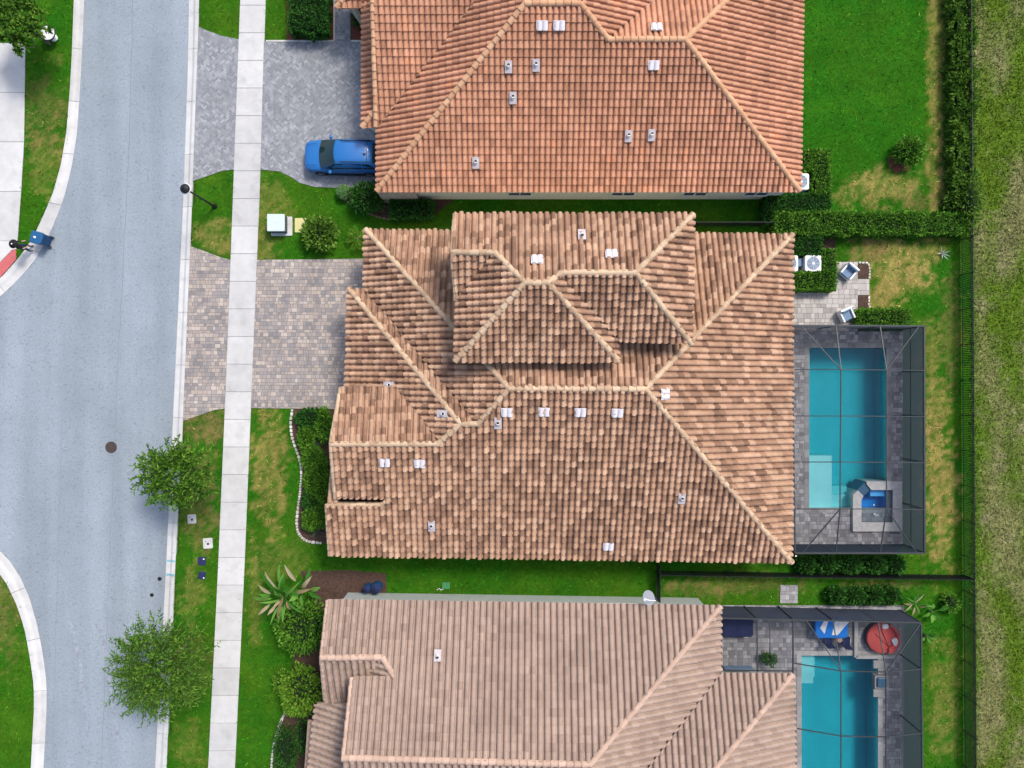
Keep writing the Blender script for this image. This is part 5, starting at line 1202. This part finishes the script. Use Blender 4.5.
b=MB(); b.rbox((.55,-.62,.47),(.5,.4,.16),R(40),0,.5,r=.14); b.build('red_cushion',M['redfab'],db)
b=MB()
for a in (R(100),R(150)): b.tube([(.9*math.cos(a),.9*math.sin(a),.3),(.5*math.cos(a),.5*math.sin(a),.50),(.35,-.5,.48)],.015,5)
b.build('canopy_strap',M['black'],db)
b=MB(); p=P(738,628,.8); b.rbox((p.x,p.y,.04),(1.9,1.15,.8),R(1),0,.5,r=.18); b.bar((p.x-.05,p.y-.1,.845),(p.x+.12,p.y+.05,.845),.02); b.bar((p.x+.97,p.y+.3,.6),(p.x+1.12,p.y+.28,.6),.05)
gr=b.build('covered_grill',M['navy']); tag(gr,'navy covered outdoor grill against the wall in the lower cage','covered grill')
pt=frond_palm('potted_palm','potted dark palm on the pavers between the covered grill and the pool',768.5,659,14,.55,.55,L_dark); pt['category']='potted palm'
b=MB(); b.lathe((0,0,.04),[(.18,0),(.25,.35),(.27,.4),(.22,.4),(.2,.34),(.01,.33)],18); b.build('pot',M['terracotta_pot'],pt)
pl=thing('pool_planter','dark square water feature block at the right edge of the lower pool','planter',P(879,680))
b=MB(); b.box((0,0,-.1),(.85,.8,.42)); b.build('bowl_block',M['darkcoping'],pl)
b=MB(); b.rbox((0,0,.32),(.62,.6,.12),0,0,.5,r=.08); b.lathe((0,0,.44),[(.05,0),(.04,.03)],8); b.build('bowl',M['tile_dark'],pl)
b=MB()
for px0,py0,px1,py1 in ((872.5,660,883,667.5),(872.5,688.5,883,696)): pbox(b,px0,py0,px1,py1,.02,.14)
b.build('pool_ledge',M['coping'],kind='structure')
b=MB(); b.bar(P(724,668,.5),P(752,668,.5),.1,h=.5); tag(b.build('bench',M['greyblue']),'thin blue grey bench under the roof edge inside the lower cage','bench')

# ------------------------------------------------------------------ the person by the bin
def skin_body():
    me=bpy.data.meshes.new('person'); J={'pel':(0,0,.88),'bel':(0,.01,1.02),'che':(0,.02,1.24),'neck':(0,.03,1.42),'hd':(0,.06,1.50),'top':(0,.07,1.64),
     'hl':(.1,0,.84),'kl':(.12,.05,.48),'al':(.14,-.03,.09),'fl':(.15,.14,.04),'hr':(-.1,0,.84),'kr':(-.12,.14,.48),'ar':(-.13,.10,.09),'fr':(-.14,.27,.04),
     'sl':(.19,.02,1.34),'el':(.27,.12,1.1),'wl':(.22,.36,1.02),'gl':(.2,.44,1.02),'sr':(-.19,.02,1.34),'er':(-.27,.06,1.08),'wr':(-.25,.24,.92),'gr':(-.24,.32,.9)}
    ks=list(J); E=[('pel','bel'),('bel','che'),('che','neck'),('neck','hd'),('hd','top'),('pel','hl'),('hl','kl'),('kl','al'),('al','fl'),('pel','hr'),('hr','kr'),('kr','ar'),('ar','fr'),('che','sl'),('sl','el'),('el','wl'),('wl','gl'),('che','sr'),('sr','er'),('er','wr'),('wr','gr')]
    # fingers
    for s,g_,sx in (('l','gl',1),('r','gr',-1)):
        gx,gy,gz=J[g_]
        for i,(dx,l) in enumerate(((-.03,.065),(-.01,.075),(.01,.07),(.03,.055))):
            n1=s+'f%d'%i; n2=n1+'t'; J[n1]=(gx+dx,gy+.03,gz); J[n2]=(gx+dx,gy+.03+l*.8,gz-.03); ks=list(J); E+=[(g_,n1),(n1,n2)]
        J[s+'th']=(gx-sx*.055,gy+.02,gz+.005); E.append((g_,s+'th')); ks=list(J)
    Rd={'pel':.15,'bel':.135,'che':.16,'neck':.06,'hd':.095,'top':.085,'hl':.1,'kl':.068,'al':.045,'fl':.045,'sl':.07,'el':.045,'wl':.032,'gl':.036}
    me.from_pydata([J[k] for k in ks],[(ks.index(a),ks.index(b_)) for a,b_ in E],[])
    o=bpy.data.objects.new('tmp',me); COL.objects.link(o); o.modifiers.new('s','SKIN'); sv=me.skin_vertices[0].data if me.skin_vertices else None
    if sv is None: return None
    for i,k in enumerate(ks):
        kk=k if k in Rd else k[:-1]+'l'; r=Rd.get(kk,.010); sv[i].radius=(r,r*.8 if k in('pel','bel','che') else r); sv[i].use_root=(k=='pel')
    m_=o.modifiers.new('u','SUBSURF'); m_.levels=2; m_.render_levels=2
    dg=bpy.context.evaluated_depsgraph_get(); ev=o.evaluated_get(dg); nm=bpy.data.meshes.new_from_object(ev); bpy.data.objects.remove(o); return nm
p=P(31,249.3); per=thing('person','person in dark clothes and a round black hat standing beside the blue bin','person',(p.x,p.y,0.02),R(-70))
try:
    nm=skin_body()
except Exception as ex: nm=None
if nm:
    nm.name='body'
    for k in ('skin','shirt','jeans','black'): nm.materials.append(M[k])
    for f in nm.polygons:
        c=f.center; f.material_index=0; f.use_smooth=True
        if c.z<.1: f.material_index=3
        elif c.z<.92 and abs(c.x)<.235: f.material_index=2
        elif c.z<1.40 and (c.y<.2): f.material_index=1
    o=bpy.data.objects.new('body',nm); COL.objects.link(o); o.parent=per
b=MB(); b.lathe((0,.05,1.60),[(.27,.0),(.275,.015),(.13,.035),(.125,.13),(.09,.16),(.01,.17)],22); b.build('hat',M['hat'],per)
b=MB(); b.lathe((0.03,.05,1.77),[(.045,0),(.03,.008)],10); b.build('hat_badge',M['white'],per)
b=MB()
blob(b,(0,.03,1.555),(.098,.085,.11),0,3,.1,8); b.build('hair',M['hat'],per)
b=MB()
for s in (-1,1): b.lathe((s*.035,.158,1.545),[(.013,0),(.011,.008)],8)
b.build('eye',M['black'],per) if False else None
for s in (-1,1):
    b=MB(); blob(b,(s*.036,.150,1.552),(.014,.010,.009),0,1,0,6); b.build('eye',M['black'],per)
b=MB(); b.loft([[(-.012,.15,1.555),(.012,.15,1.555),(0,.165,1.555)],[(-.02,.15,1.505),(.02,.15,1.505),(0,.188,1.51)]]); b.build('nose',M['skin'],per)
b=MB(); b.bar((-.028,.152,1.475),(.028,.152,1.475),.012); b.build('mouth',mat('lips',(.32,.12,.1),.6,0),per)
